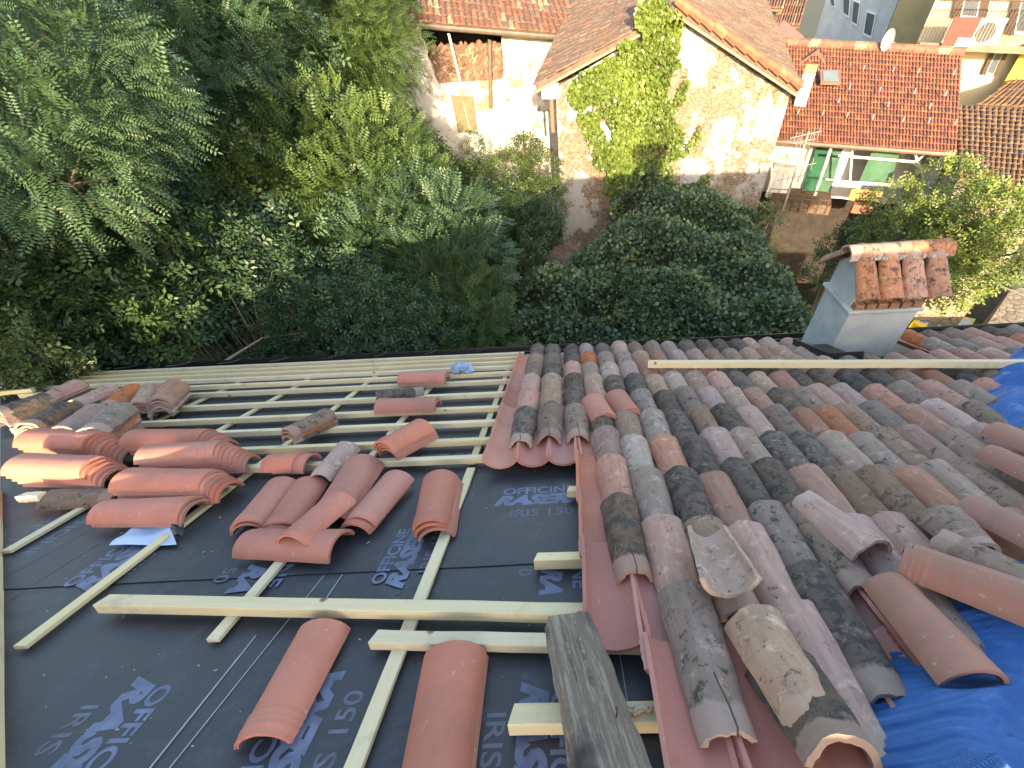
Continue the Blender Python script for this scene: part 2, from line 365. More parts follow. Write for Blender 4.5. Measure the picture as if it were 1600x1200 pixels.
def block(x, v, ang, s=1.0, faint=False):      # x, v: left end of the baseline of the bold word; ang: reading direction in (x, v)
    ca, sa = math.cos(ang), math.sin(ang)
    def at(u, w): return x + ca * u - sa * w, v + sa * u + ca * w
    m1 = INK2 if faint else INK
    p = at(.035 * s, .098 * s); letter('OFFICINE', *p, ang, .088 * s, m1, .0022, .0, width=.40 * s)
    p = at(0, 0); letter('RASERA', *p, ang, .118 * s, m1, .0075 * s, .35, width=.50 * s)
    p = at(.09 * s, -.105 * s); letter('IRIS 150', *p, ang, .085 * s, INK2, .001, 0, width=.33 * s)
    p = at(-.03 * s, -.005 * s); letter('©', *p, ang, .03 * s, INK2)
q = math.pi / 2
block(-.43, 1.815, 0, 1.0)                      # the upright print below the three long pans
block(-.80, .43, q, .97)                 # bottom middle, reading downslope
block(-.73, 1.26, q, .9)                        # right of the third counter batten
block(-2.10, 1.33, q, .95)                      # left, beside the loose counter batten
block(-.19, .845, -q, .95)                      # bottom right
block(-1.50, .93, -q, .95)                      # bottom left
block(-.15, 1.37 + .3, -q, .95) if False else None
letter('RA', -.15, 1.345, -q, .118, INK, .0075, .35, width=.15); letter('NE', -.02, 1.34, -q, .088, INK, .002, 0, width=.11); letter('0', -.25, 1.345, -q, .085, INK2, .001, 0)
letter('RA', -1.47, 1.45, -q, .118, INK, .0075, .35, width=.17); letter('INE', -1.33, 1.47, -q, .088, INK, .002, 0, width=.16); letter('50', -1.58, 1.44, -q, .085, INK2, .001, 0, width=.09)
letter('OFFICINE', -2.70, 1.98, -q, .088, INK2, .0022, 0, width=.40); letter('IRIS 150', -2.90, 1.93, -q, .085, INK2, .001, 0, width=.33)
letter('RASERA', -.66, 2.42, math.pi, .118, INK, .0075, .35, width=.50); letter('OFFICINE', -.68, 2.345, math.pi, .085, INK, .002, 0, width=.40)
letter('RASERA', -2.50, 2.43, math.pi, .118, INK2, .0075, .35, width=.50)
letter('IRIS 150', -1.02, 2.87, 0, .085, INK2, .001, 0, width=.35); letter('IRIS 150', -2.2, 2.84, 0, .085, INK2, .001, 0, width=.35)
for x in (-1.30, -2.28, -3.5, -4.4): letter('RASERA', x, 3.50, 0, .11, INK, .0075, .35, width=.52)
for x in (-1.05, -1.95): letter('RASERA', x, 3.52, 0, .0001, INK) if False else None
# thin white guide lines and the lap lines of the sheets
def rline(x0, v0, x1, v1, wd, mat=LINE, h=.007, name='guide_line'):
    d = np.array([x1 - x0, v1 - v0]); n = np.array([-d[1], d[0]]) / np.linalg.norm(d) * wd / 2
    obj(name, MB().add([W(x0 - n[0], v0 - n[1], h), W(x1 - n[0], v1 - n[1], h), W(x1 + n[0], v1 + n[1], h), W(x0 + n[0], v0 + n[1], h)], [(0, 1, 2, 3)]), mat, memb)
rline(-1.22, .5, -1.20, 1.07, .006); rline(-1.195, 1.08, -.98, 1.36, .004) if False else rline(-1.17, .5, -1.10, 1.36, .004)
rline(-1.03, 1.0, -1.02, 1.36, .005); rline(-2.42, 1.1, -2.40, 1.36, .004, INK2); rline(-2.40, 1.38, -2.33, 2.2, .004, INK2, .0122); rline(-2.60, 1.4, -2.47, 2.2, .003, INK2, .0122)
rline(.14, .5, .13, .95, .003)
# ---------------------------------------------------------------- battens
def bar(x0, v0, x1, v1, h0, h1, wd, mat=PINE, parent=None, name='roof_batten', skew=0.0, rough=.002):
    d = np.array([x1 - x0, v1 - v0]); L = np.linalg.norm(d); d = d / L; n = np.array([-d[1], d[0]]) * wd / 2
    k = 8; mb = MB(); vs = []
    for i in range(k + 1):
        t = i / k; bx = x0 + d[0] * L * t; bv = v0 + d[1] * L * t; wob = 0 if i in (0, k) else random.uniform(-rough, rough)
        for (s, hh) in ((-1, h0), (1, h0), (1, h1), (-1, h1)):
            e = (0.012 if (s > 0) else 0) * (1 if i == 0 else 0)
            vs.append(W(bx + n[0] * s + wob * n[0] / wd * 2 + d[0] * e, bv + n[1] * s + wob, hh + wob * .5))
    f = [(3, 2, 1, 0), (k * 4, k * 4 + 1, k * 4 + 2, k * 4 + 3)]
    for i in range(k):
        for s in range(4): f.append((i * 4 + s, i * 4 + (s + 1) % 4, (i + 1) * 4 + (s + 1) % 4, (i + 1) * 4 + s))
    org = W((x0 + x1) / 2, (v0 + v1) / 2, h0)
    # local frame along the bar so the grain follows it
    o = obj(name, MB().add(vs, f), mat, parent, org=org, bevel=.003)
    ax = X_ * d[0] + S_ * d[1]; R = Matrix(((ax[0], 0, 0), (ax[1], 0, 0), (ax[2], 0, 0)))
    side = np.cross(N_, ax); R = Matrix([[ax[i], side[i], N_[i]] for i in range(3)])
    o.data.transform(R.inverted().to_4x4()); o.matrix_world = Matrix.Translation(Vector(org)) @ R.to_4x4()
    if parent is not None: o.matrix_world = Matrix.Translation(Vector(org)) @ R.to_4x4()
    return o
ORD = ['first', 'second', 'third', 'fourth', 'fifth', 'sixth', 'seventh', 'eighth', 'ninth', 'tenth', 'eleventh', 'twelfth', 'thirteenth', 'fourteenth', 'fifteenth', 'sixteenth', 'seventeenth', 'eighteenth', 'nineteenth', 'twentieth',
       'twenty-first', 'twenty-second', 'twenty-third', 'twenty-fourth', 'twenty-fifth', 'twenty-sixth', 'twenty-seventh', 'twenty-eighth', 'twenty-ninth', 'thirtieth', 'thirty-first', 'thirty-second']
CB = .035; BH = .078                           # top of counter battens, top of battens
for i, (x, v0, v1) in enumerate([(-.63, .45, 4.85), (-1.33, 1.04, 4.85), (-2.04, 1.05, 4.85), (-2.76, 1.60, 4.85), (-3.5, 2.45, 4.85), (-4.2, 3.0, 4.85), (-4.9, 3.6, 4.85), (-5.6, 4.2, 4.85)]):
    a = v0
    if i == 0:
        bar(x, .45, x + .01, 2.19, .016, CB, .05); o = C.objects[-1]
        tag(o, 'long pine counter batten running down from the front beside the upright print', 'batten', 'counter battens running down the slope')
        a = 2.25
    o = bar(x, a, x + .0, v1, .016, CB, .045)
    tag(o, f'pine counter batten running down the slope, {ORD[i]} from the laid tiles', 'batten', 'counter battens running down the slope')
BV = [2.27, 2.52, 2.82, 3.10, 3.43, 3.78, 4.03, 4.25, 4.43, 4.60, 4.78]
for i, v in enumerate(BV):
    x0 = hipx(v) + .12 + random.uniform(0, .1); x1 = .12 if i == 0 else -.5
    dv = random.uniform(-.012, .012)
    o = bar(x0, v + .02 + dv, x1, v - .02, CB + .001, BH, .046)
    tag(o, f'long pine batten across the roof, {ORD[i]} counting up from the open membrane', 'batten', 'battens laid across the counter battens')
o = bar(*roof(160, 943, .06), *roof(945, 958, .06), CB + .001, BH + .004, .055, skew=.02); tag(o, 'longest loose pine batten crossing the lower membrane, sunlit at its left tip', 'batten')
o = bar(*roof(580, 994, .06), *roof(1031, 1003, .06), CB - .012, BH - .016, .052); tag(o, 'loose pine batten with rounded left end passing under the weathered beam', 'batten')
o = bar(*roof(796, 1123, .05), *roof(1075, 1118, .05), .02, BH - .005, .06); tag(o, 'short rough-sawn batten with split left end, nearest the bottom edge', 'batten')
o = bar(*roof(835, 876, .05), .5, roof(925, 879, .05)[1], .02, BH - .005, .048); tag(o, 'short stub of batten poking out beside the long pan tile', 'batten')
o = bar(*roof(886, 769, .05), .5, roof(925, 771, .05)[1], .03, BH - .002, .045); tag(o, 'smallest stub of batten over the right end of the upright print', 'batten')
for px, py in ((120, 800),):
    pass
o = bar(*(roof(1012, 571, .22)), *(roof(1640, 571, .22)), .205, .262, .062); tag(o, 'long straight pine plank lying across the tile crests before the chimney', 'plank')
# small wood scraps
for i, (px, py, L, an, lb) in enumerate([(20, 612, .35, .2, 'short sunlit offcut of batten at the far left roof corner'), (8, 604, .3, -.3, 'second short offcut crossed over the sunlit one at the roof corner'), (50, 776, .12, 0, 'tiny sunlit wood block beside the left roof edge board')]):
    p = roof(px, py, .1); o = bar(p[0] - L / 2 * math.cos(an), p[1] - L / 2 * math.sin(an), p[0] + L / 2 * math.cos(an), p[1] + L / 2 * math.sin(an), BH, BH + .04, .05); tag(o, lb, 'offcut')
# hip edge board at the left
hb_ = MB(); a, b = (hipA[0] - .01 - hd[0] / hd[1] * .6, hipA[1] - .6), (hipx(2.2) - .01, 2.2)
o = bar(a[0], a[1], b[0], b[1], .0, .07, .03, name='edge_board'); tag(o, 'thin sunlit board running along the left roof edge', 'board')
# ---------------------------------------------------------------- gutter
gm = MB(); pts = []
gut = thing('gutter', 'long black metal gutter along the far eave of the roof', 'gutter', W(-2, 5.05, -.05))
prof = [(.0, .035), (.01, -.04), (.04, -.085), (.09, -.10), (.14, -.085), (.165, -.04), (.17, .055), (.185, .055), (.18, -.05), (.145, -.10), (.09, -.115), (.03, -.095), (-.005, -.045), (-.012, .03)]
for x in (hipx(VE) - .3, XR + .1):
    pts.append([W(x, VE + .0 + a, b) for a, b in prof])
n = len(prof); gm.add(np.vstack(pts), [(i, (i + 1) % n, n + (i + 1) % n, n + i) for i in range(n)]); obj('channel', gm, BLACKM, gut)
for i in range(20):
    x = hipx(VE) + .3 + i * .62
    if x > 0: break
    obj('bracket', MB().tube([W(x, VE - .12, .085), W(x + .02, VE + .02, .06), W(x + .05, VE + .19, .05)], .007, 5), BLACKM, gut)
# ---------------------------------------------------------------- curved tiles
def tile_mesh(name, mat, L=.46, w0=.20, w1=.165, hh=.075, th=.014, rings=False, jag=0.0, wob=0.0, nx=14, ny=16, seed=0, chip=False):
    r = random.Random(seed); t0 = math.radians(14)
    ph = [r.uniform(0, 6.28) for _ in range(8)]
    vs = []; 
    for side in (0, 1):
        for j in range(ny + 1):
            s = j / ny; y = (s - .5) * L
            w = w1 + (w0 - w1) * s; h = hh * (w / w0) ** .7
            bmp = 0
            if rings:
                for c in (.075, .125, .175): bmp += .0045 * math.exp(-((s - c) / .014) ** 2)
            for i in range(nx + 1):
                t = t0 + (math.pi - 2 * t0) * i / nx
                ox = -math.cos(t) / math.cos(t0) * w / 2; oz = (math.sin(t) - math.sin(t0)) / (1 - math.sin(t0)) * h
                nn = np.array([-math.cos(t), 0, math.sin(t)])
                d = (bmp if side == 0 else 0) - (th if side else 0)
                d += wob * (math.sin(y * 17 + ph[0] + i * .3) * .5 + math.sin(i * .9 + ph[1]) * .5 + .4 * math.sin(y * 41 + i + ph[2]))
                yy = y
                if jag and j in (0, ny): yy += jag * (math.sin(i * 1.1 + ph[3] + j) + .6 * math.sin(i * 2.7 + ph[4]) + r.uniform(-.5, .5)) * (1 if j else -1)
                if chip and j == 0 and i > nx * .6: yy += .03
                vs.append((ox + nn[0] * d, yy, oz + nn[2] * d))
    m = nx + 1; K = m * (ny + 1); f = []
    for j in range(ny):
        for i in range(nx):
            a = j * m + i; f.append((a, a + 1, a + m + 1, a + m)); f.append((K + a + m, K + a + m + 1, K + a + 1, K + a))
    for j in range(ny):
        a = j * m; f.append((a, a + m, K + a + m, K + a)); a = j * m + nx; f.append((a + m, a, K + a, K + a + m))
    for i in range(nx):
        f.append((i + 1, i, K + i, K + i + 1)); a = ny * m + i; f.append((a, a + 1, K + a + 1, K + a))
    me = bpy.data.meshes.new(name); me.from_pydata(vs, [], f); me.polygons.foreach_set('use_smooth', [True] * len(f)); me.materials.append(mat)
    me.update(); me.validate()
    try: me.set_sharp_from_angle(angle=math.radians(50))
    except Exception: pass
    return me
OLDM = {k: [tile_mesh('old_tile', OLD[k], .46, .192 + .006 * i % .01, .148, .078 + .003 * i, .016, False, .0035, .0028, 14, 14, seed=i * 7 + len(k)) for i in range(4)] for k in OLDK}
NEWM = tile_mesh('new_tile', NEW, .45, .205, .175, .072, .014, True, 0, .0004, 16, 60)
NEWBM = tile_mesh('new_tile_brown', NEWB, .45, .205, .175, .07, .014, True, 0, .0004, 16, 60)
PANMS = [tile_mesh('pan', m, .49, .185, .215, .066, .014, True, 0, .0006, 14, 50, seed=i) for i, m in enumerate((PANM, PANO, PANM))]
def put(me, name, x, v, h, ang=0.0, tilt=0.0, roll=0.0, flip=False):
    """ang: heading of the tile axis in the roof plane, 0 = down the slope; tilt raises the downslope end; flip turns it concave up"""
    o = bpy.data.objects.new(name, me); C.objects.link(o)
    B = Matrix([[X_[i], S_[i], N_[i]] for i in range(3)])
    R = B @ Matrix.Rotation(ang, 3, 'Z') @ Matrix.Rotation(tilt, 3, 'X') @ Matrix.Rotation(roll + (math.pi if flip else 0), 3, 'Y')
    o.matrix_world = Matrix.Translation(Vector(W(x, v, h))) @ R.to_4x4(); return o
# rows of covers: crest positions at the eave and near end
eave_px = [(837, 547), (863, 547), (893, 545), (918, 547), (945, 546), (972, 543), (1000, 545), (1025, 542), (1053, 540), (1080, 538), (1107, 537), (1133, 537), (1162, 536), (1185, 536), (1216, 535)]
XE = [float(roof(*p, .2)[0]) for p in eave_px]; XN = []
near_px = [(807, 700), (856, 690), (905, 690), (985, 850), (1085, 950), (1160, 930), (1290, 1020), (1350, 990)]
NK = 31
while len(XE) < NK: XE.append(XE[-1] + .222)
XN = [float(roof(*p, .2)[0]) for p in near_px]
VN = [float(roof(*p, .2)[1]) for p in near_px]
XS = []
for k in range(NK):
    if k < 8: XS.append((XE[k], (XN[k] - XE[k]) / (4.55 - VN[k])))
    else: XS.append((XE[k], ((XN[7] + .152 * (k - 7)) - XE[k]) / 3.6 if k < 15 else XS[14][1] * (1 + (k - 14) * .05)))
def colx(k, v): return XS[k][0] + XS[k][1] * (4.55 - v)
tarp_edge = [roof(*p, .2) for p in [(1330, 1215), (1350, 1150), (1385, 1040), (1410, 985), (1440, 930), (1480, 880), (1545, 815), (1610, 760)]]
def tarp_lim(x):                             # v of the tarp's upper-left edge at x
    for a, b in zip(tarp_edge[:-1], tarp_edge[1:]):
        if a[0] <= x <= b[0]: return a[1] + (b[1] - a[1]) * (x - a[0]) / (b[0] - a[0])
    return -9 if x < tarp_edge[0][0] else tarp_edge[-1][1] + (x - tarp_edge[-1][0]) * .55
CH0 = (2.64, 3.42, 3.56, 4.18)                 # chimney footprint x0 x1 v0 v1 on the roof
EXPO = .385
ends = {0: 2.29, 1: 2.32, 2: 2.32, 3: 1.14, 4: .59, 5: .95, 6: .50, 7: .66, 8: 1.02}
pal = [0, 1, 2, 3, 0, 2, 3, 1, 0, 4, 2, 3, 1, 0]
hand = {(0, 5): 'dark lichened', (1, 5): 'brown grey', (2, 5): 'brown grey', (2, 0): 'dark lichened', (2, 1): 'dark lichened', (3, 8): 'dark lichened', (3, 7): 'pinkish grey', (3, 6): 'pinkish grey', (4, 8): 'pinkish grey', (4, 7): 'pale grey', (4, 6): 'pale grey', (4, 9): 'brown grey', (4, 10): 'pale grey', (5, 9): 'pale grey', (5, 8): 'brown grey', (5, 7): 'dark lichened', (6, 9): 'pinkish grey', (6, 8): 'pinkish grey', (6, 10): 'pinkish grey', (6, 7): 'pinkish grey', (7, 8): 'brown grey', (7, 9): 'dark lichened', (7, 7): 'dark lichened', (7, 6): 'pinkish grey', (7, 5): 'brown grey', (6, 4): 'dark lichened', (6, 5): 'dark lichened', (4, 4): 'dark lichened'}
ncov = 0; npan = 0
def outside(x, v):                           # well beyond the right frame edge
    lo = roof(1610, 1200)[0]; q_ = roof(1620, 515)
    a = roof(1625, 1200); b = roof(1625, 520); xl = a[0] + (b[0] - a[0]) * (v - a[1]) / (b[1] - a[1]); return x > xl + .25
for k in range(NK):
    rr = random.Random(k * 13 + 5); j = 0; tail = 4.62 - .20 * min(k, 12) / 12 + rr.uniform(-.03, .03)
    expo = (tail - .46 - ends[k]) / round((tail - .46 - ends[k]) / EXPO) if k in ends else EXPO
    while True:
        head = tail - .46; vm = tail - .23; x = colx(k, vm)
        lim = ends.get(k, tarp_lim(x) - .30)
        last = k in ends and head < lim + .06
        if k not in ends and tail < lim + .22: break
        if outside(x, vm): break
        if CH0[0] - .12 < x < CH0[1] + .12 and CH0[2] - .12 < vm < CH0[3] + .2:
            tail -= expo; j += 1; continue
        kind = hand.get((k, j)) or OLDK[rr.choices([0, 1, 2, 3, 4], [34, 22, 20, 20, 4 if k < 12 else 12])[0]]
        if k > 15 and rr.random() < .5: kind = rr.choice(['pinkish grey', 'brown grey', 'reddish'])
        me = OLDM[kind][rr.randrange(4)]
        o = put(me, 'cover_tile', x + rr.uniform(-.006, .006), vm, .112 + rr.uniform(0, .006), math.atan(-XS[k][1] * -1) * -1 * -1 + rr.uniform(-.02, .02), .045, rr.uniform(-.04, .04))
        o.scale = (1 + rr.uniform(-.04, .05), 1 + rr.uniform(-.02, .02), 1 + rr.uniform(-.08, .08))
        tag(o, f'{kind} curved cover tile, {ORD[j]} from the gutter in the {ORD[k]} row from the left', 'roof tile', 'old cover tiles laid in rows')
        ncov += 1; tail -= expo * (1 if k in ends else rr.uniform(.94, 1.04)); j += 1
        if last: break
# channel tiles between the rows
pan_end = {0: 2.10, 1: 2.10, 2: 2.10, 3: .885}
for k in range(NK + 1):
    rr = random.Random(k * 17 + 3)
    head = pan_end.get(k, .40)
    def px_(v):
        if k == 0: return colx(0, v) - .105
        if k >= NK: return colx(NK - 1, v) + .11
        return (colx(k - 1, v) + colx(k, v)) / 2 - (.012 if k == 3 else 0)
    lst = []
    while head < 4.85:
        vm = head + .245; x = px_(vm)
        if not (k > 3 and vm < tarp_lim(x) - .45) and not outside(x, vm) and not (CH0[0] - .05 < x < CH0[1] + .05 and CH0[2] - .1 < vm < CH0[3] + .1): (vm + .245 < 4.80 - .20 * min(k, 12) / 12) and lst.append((x, vm))
        head += .378
    for jj, (x, vm) in enumerate(reversed(lst)):
        o = put(PANMS[1 if (k < 4 and rr.random() < .6) else rr.choice((0, 2))], 'pan_tile', x, vm, .145, rr.uniform(-.012, .012), -.035 * -1, 0, flip=True)
        tag(o, f'terracotta channel tile, {ORD[jj]} from the gutter, in the {ORD[k]} channel from the left', 'channel tile', 'terracotta channel tiles between the rows')
        npan += 1
# iron hooks hanging on row ends
hook = simple('rusty_wire', (.05, .035, .03), .6, 20, .3, 0)
HK = [(k, (colx(k, ends[k]), ends[k])) for k in range(5)]
for i, (k, p) in enumerate(HK):
    o = obj('tile_hook', MB().tube([W(p[0] - .005, p[1] + .13, .195), W(p[0] - .007, p[1] + .10, .206), W(p[0] + .002, p[1] + .04, .202), W(p[0] + .006, p[1] - .01, .195), W(p[0] + .006, p[1] - .02, .170)], .0025, 5), hook)
    tag(o, f'rusty wire hook over the open end of the {ORD[i]} row of old tiles', 'hook', 'wire hooks at the row ends')
# ---------------------------------------------------------------- loose tiles and stacks
stackno = [0]
def stack(kind, A, B, n, hb, where, ax=0.0, lat=0.0, dz=.021, flipend=False, tilt=0.0, roll=0.0, lens=.075, grp=None, flip=False, jit=.4, L=None):
    """A: pixel of the crest at the plain end, B: pixel of the crest at the ringed end; n tiles nested"""
    top = hb + lens + (n - 1) * dz
    a = roof(*A, top); b = roof(*B, top); c = (a + b) / 2; d = a - b; L0 = np.linalg.norm(d); d /= L0
    ang = math.atan2(-d[0], d[1]); res = []
    for i in range(n):
        h = hb + (n - 1 - i) * dz; s = i * ax; l = i * lat
        x = c[0] + d[0] * s - d[1] * l; v = c[1] + d[1] * s + d[0] * l
        if i: x += random.uniform(-.006, .006) * jit; v += random.uniform(-.006, .006) * jit
        if kind == 'new': me = NEWM
        elif kind == 'brown': me = NEWBM
        else:
            kk = kind if (kind in OLD and i == 0) else random.choice(['brown grey', 'dark lichened', 'pinkish grey', 'reddish'] if kind in OLD else OLDK); me = OLDM[kk][random.randrange(4)]
        o = put(me, 'loose_tile', x, v, h + .002, ang + (random.uniform(-.03, .03) * jit if i else 0), tilt, roll, flip)
        sc_ = min(1.18, max(.74, L0 / .45)); o.scale = ((1 + sc_) / 2, sc_, (1 + sc_) / 2)
        if L: o.scale = (1, L / .45, 1)
        col = {'new': 'new terracotta', 'brown': 'new brown terracotta'}.get(kind, (kk + ' old') if kind not in ('new', 'brown') else '')
        pos = '' if n == 1 else (' on top of' if i == 0 else (' at the bottom of' if i == n - 1 else f', {ORD[i]} in'))
        lb = f'{col} tile{pos} {where}' if n > 1 else f'{col} tile {where}'
        tag(o, lb, 'roof tile', grp or ('loose new tiles' if kind in ('new', 'brown') else 'loose old tiles')); res.append(o)
    return res
T = BH
stack('new', (498, 964), (396, 1142), 1, .02, 'alone on the membrane above the SERA print')
stack('new', (700, 1028), (664, 1230), 3, .02, 'the stack cut by the bottom edge', ax=.002, lat=-.003, dz=.016, L=.46)
stack('new', (436, 743), (378, 808), 2, .03, 'the leftmost leaning pair', ax=-.004)
stack('new', (478, 743), (428, 812), 2, .03, 'the second leaning pair', ax=-.03, lat=.01)
stack('new', (567, 706), (500, 800), 2, .05, 'the long pair half covered by another', ax=-.01, lat=-.01, tilt=.02)
stack('new', (523, 768), (452, 826), 1, .10, 'lying across its neighbours, its ringed end lowest')
stack('new', (618, 733), (556, 802), 2, .03, 'the pair left of the tripled stack', ax=-.035, lat=.012)
stack('new', (685, 733), (668, 808), 3, .02, 'the stack nearest the upright print', ax=-.012, lat=-.012)
stack('new', (528, 836), (378, 832), 1, .04, 'lying sideways over the third counter batten', tilt=.0)
stack('new', (625, 582), (697, 580), 3, T, 'the sideways stack beside the blue bag', dz=.016)
stack('new', (590, 624), (682, 621), 2, T, 'the sideways pair beneath the dark old tile', dz=.016)
stack('dark lichened', (588, 612), (660, 602), 1, T + .0, 'lying sideways just above the pinkish new pair')
stack('new', (648, 659), (606, 681), 4, T, 'the fanned stack of four', ax=.012, dz=.024, lat=.004, L=.34)
stack('new', (468, 709), (412, 711), 2, T, 'the short half-tile stack', ax=.07, L=.2, dz=.01)
stack('brown grey', (503, 640), (452, 662), 3, T, 'the old stack amid the battens', ax=-.003, dz=.026)
stack('pinkish grey', (538, 689), (494, 735), 1, T, 'leaning across the lowest battens with a pale patch')
stack('new', (40, 672), (150, 676), 8, T, 'the sunlit stack farthest left', ax=-.024, lat=-.006, dz=.018)
stack('new', (20, 712), (152, 716), 5, T, 'the nearer sunlit stack at the left edge', ax=-.02, lat=-.003, dz=.02)
stack('new', (200, 674), (322, 672), 6, T, 'the stack right of the sunlit one', ax=-.02, dz=.016)
stack('new', (222, 697), (340, 688), 8, T, 'the tallest fanned new stack', ax=-.02, lat=.0, dz=.016)
stack('new', (192, 736), (325, 737), 5, .05, 'the shaded stack right of the leaning battens', ax=-.02, dz=.018)
stack('new', (295, 781), (152, 785), 2, .04, 'the low pair beside the pale paper', ax=.015, dz=.02)
stack('brown grey', (75, 768), (182, 763), 1, .03, 'lying sideways in front of the shaded stack')
LS = 'new'
for i, (A, B, nn, kd, wh) in enumerate([((272, 591), (237, 627), 5, 'pinkish grey', 'the rightmost old stack'), ((240, 596), (203, 636), 4, 'pale grey', 'the second old stack from the right'), ((207, 602), (160, 632), 3, 'reddish', 'the third old stack from the right'),
        ((168, 601), (112, 622), 4, 'pinkish grey', 'the fourth old stack from the right'), ((115, 594), (62, 616), 4, 'reddish', 'the fifth old stack from the right'), ((55, 617), (2, 632), 5, 'dark lichened', 'the leftmost back old stack'),
        ((182, 631), (133, 668), 7, 'brown grey', 'the tallest front old stack'), ((145, 633), (90, 665), 4, 'pinkish grey', 'the middle front old stack'), ((92, 629), (34, 660), 5, 'dark lichened', 'the left front old stack')]):
    stack(kd, A, B, nn, T, wh, ax=-.004, lat=.004 * (-1) ** i, dz=.024)
# tiles on the laid slope and the tarp
stack('new', (925, 612), (948, 646), 2, .135, 'the pair laid over the fourth row', dz=.016, L=.36)
stack('new', (962, 607), (985, 636), 2, .135, 'the pair laid over the fifth row', dz=.016, L=.36)
stack('brown', (1530, 1032), (1398, 893), 1, .215, 'lying diagonally over the tarp edge', tilt=0)
stack('brown', (1625, 925), (1432, 858), 2, .235, 'the offset pair by the tarp', ax=.02, lat=.05, dz=.012)
stack('brown', (1690, 845), (1528, 772), 1, .245, 'at the right edge above the offset pair')
stack('brown', (1680, 745), (1550, 690), 1, .235, 'at the right edge, second above the offset pair')
stack('brown', (1690, 705), (1560, 655), 1, .235, 'at the right edge just under the upper tarp')
stack('brown grey', (1650, 905), (1505, 838), 1, .235, 'on the tarp between new brown ones at the right edge')
stack('pinkish grey', (1370, 845), (1262, 765), 1, .185, 'lying loose across two rows with its mouth towards us')
stack('brown grey', (1490, 800), (1530, 835), 1, .20, 'short worn, by the tarp corner', L=.2)
o = put(OLDM['pale grey'][1], 'loose_tile', *roof(1119, 872, .24), .278, math.pi - .05, .06, 0, flip=True); o.scale = (1, .62, 1); tag(o, 'upturned old tile with mossy hollow lying on the sixth row', 'roof tile', 'loose old tiles')
p = roof(1230, 1022, .25); o = put(OLDM['pale grey'][2], 'loose_tile', p[0], p[1], .172, .03, -.12); o.scale = (1.0, .72, 1.1); tag(o, 'banded old tile with open mouth in the seventh row near the bottom right', 'roof tile', 'loose old tiles')
p = roof(1275, 1090, .24); o = put(OLDM['dark lichened'][1], 'loose_tile', p[0], p[1], .165, -.06, -.34); o.scale = (1.12, .62, 1.25); tag(o, 'dark old tile tipped up so its hollow mouth shows', 'roof tile', 'loose old tiles')
p = roof(1318, 1150, .2); o = put(tile_mesh('broken', NEW, .22, .18, .15, .08, .02, False, .012, .003, 14, 10, seed=5), 'loose_tile', p[0], p[1], .125, -.12, -.10); tag(o, 'broken tile with raw orange edge under the dark tipped one', 'roof tile', 'loose old tiles')
p = roof(1335, 1195, .15); o = put(OLDM['pale grey'][0], 'loose_tile', p[0], p[1], .11, .0, 0); o.scale = (.9, .7, .9); tag(o, 'pale grey tile end at the very bottom beneath the broken one', 'roof tile', 'loose old tiles')
# ---------------------------------------------------------------- weathered beam
def beam():
    a = roof(886, 972, .16); b = roof(965, 1240, .16); mb = MB(); k = 16; m = 14; vs = []
    d = b - a; L = np.linalg.norm(d); d /= L; nrm = np.array([-d[1], d[0]])
    for i in range(k + 1):
        t = i / k; c = a + d * L * t; w = .080 + .014 * t
        for s in range(m):
            th = 2 * math.pi * s / m
            rr = w * (1 + .10 * math.sin(th * 3 + 1) + .06 * math.sin(th * 7 + t * 5) + .03 * math.sin(t * 23 + th * 4)) * (.80 if s in (4, 9) else 1)
            e = (-.02 * abs(math.sin(th * 2.3)) if i == 0 else 0)
            q_ = c + nrm * rr * math.cos(th) + d * e
            vs.append(W(q_[0], q_[1], .135 + rr * .72 * math.sin(th)))
    f = [tuple(range(m - 1, -1, -1))] + [tuple(k * m + s for s in range(m))]
    for i in range(k):
        for s in range(m): f.append((i * m + s, (i) * m + (s + 1) % m, (i + 1) * m + (s + 1) % m, (i + 1) * m + s))
    org = W(*(a + b) / 2, .09)
    t_ = thing('weathered_beam', 'split grey old timber beam lying slantwise over the loose battens', 'beam', org)
    o = obj('timber', MB().add(vs, f), OWOOD, None, smooth=False, org=org)
    ax = X_ * d[0] + S_ * d[1]; side = np.cross(N_, ax); R = Matrix([[ax[i], side[i], N_[i]] for i in range(3)])
    o.data.transform(R.inverted().to_4x4()); o.parent = t_; o.location = (0, 0, 0); o.rotation_euler = R.to_euler()
    # long splinters on the right side and the nail
    sp = MB()
    for (o0, o1, t0, t1, hh, th) in ((.055, .085, .03, .62, .17, .006), (.052, .095, .12, .95, .16, .007), (.02, .03, .05, .9, .188, .005), (-.02, -.012, .02, .8, .188, .006)):
        P = [];
        for t in np.linspace(t0, t1, 8):
            c = a + d * L * t + nrm * (-(o0 + (o1 - o0) * t)); P.append(W(c[0], c[1], hh - .012 * t + .004 * math.sin(t * 30)))
        sp.tube(P, [th * .3] + [th] * 6 + [th * .3], 5)
    obj('splinter', sp, OWOOD, t_)
    c = roof(964, 1118, .19); obj('nail', MB().tube([W(c[0], c[1], .17), W(c[0], c[1] + .003, .215)], .0025, 6).tube([W(c[0], c[1] + .003, .213), W(c[0], c[1] + .003, .216)], .005, 8), hook, t_)
beam()
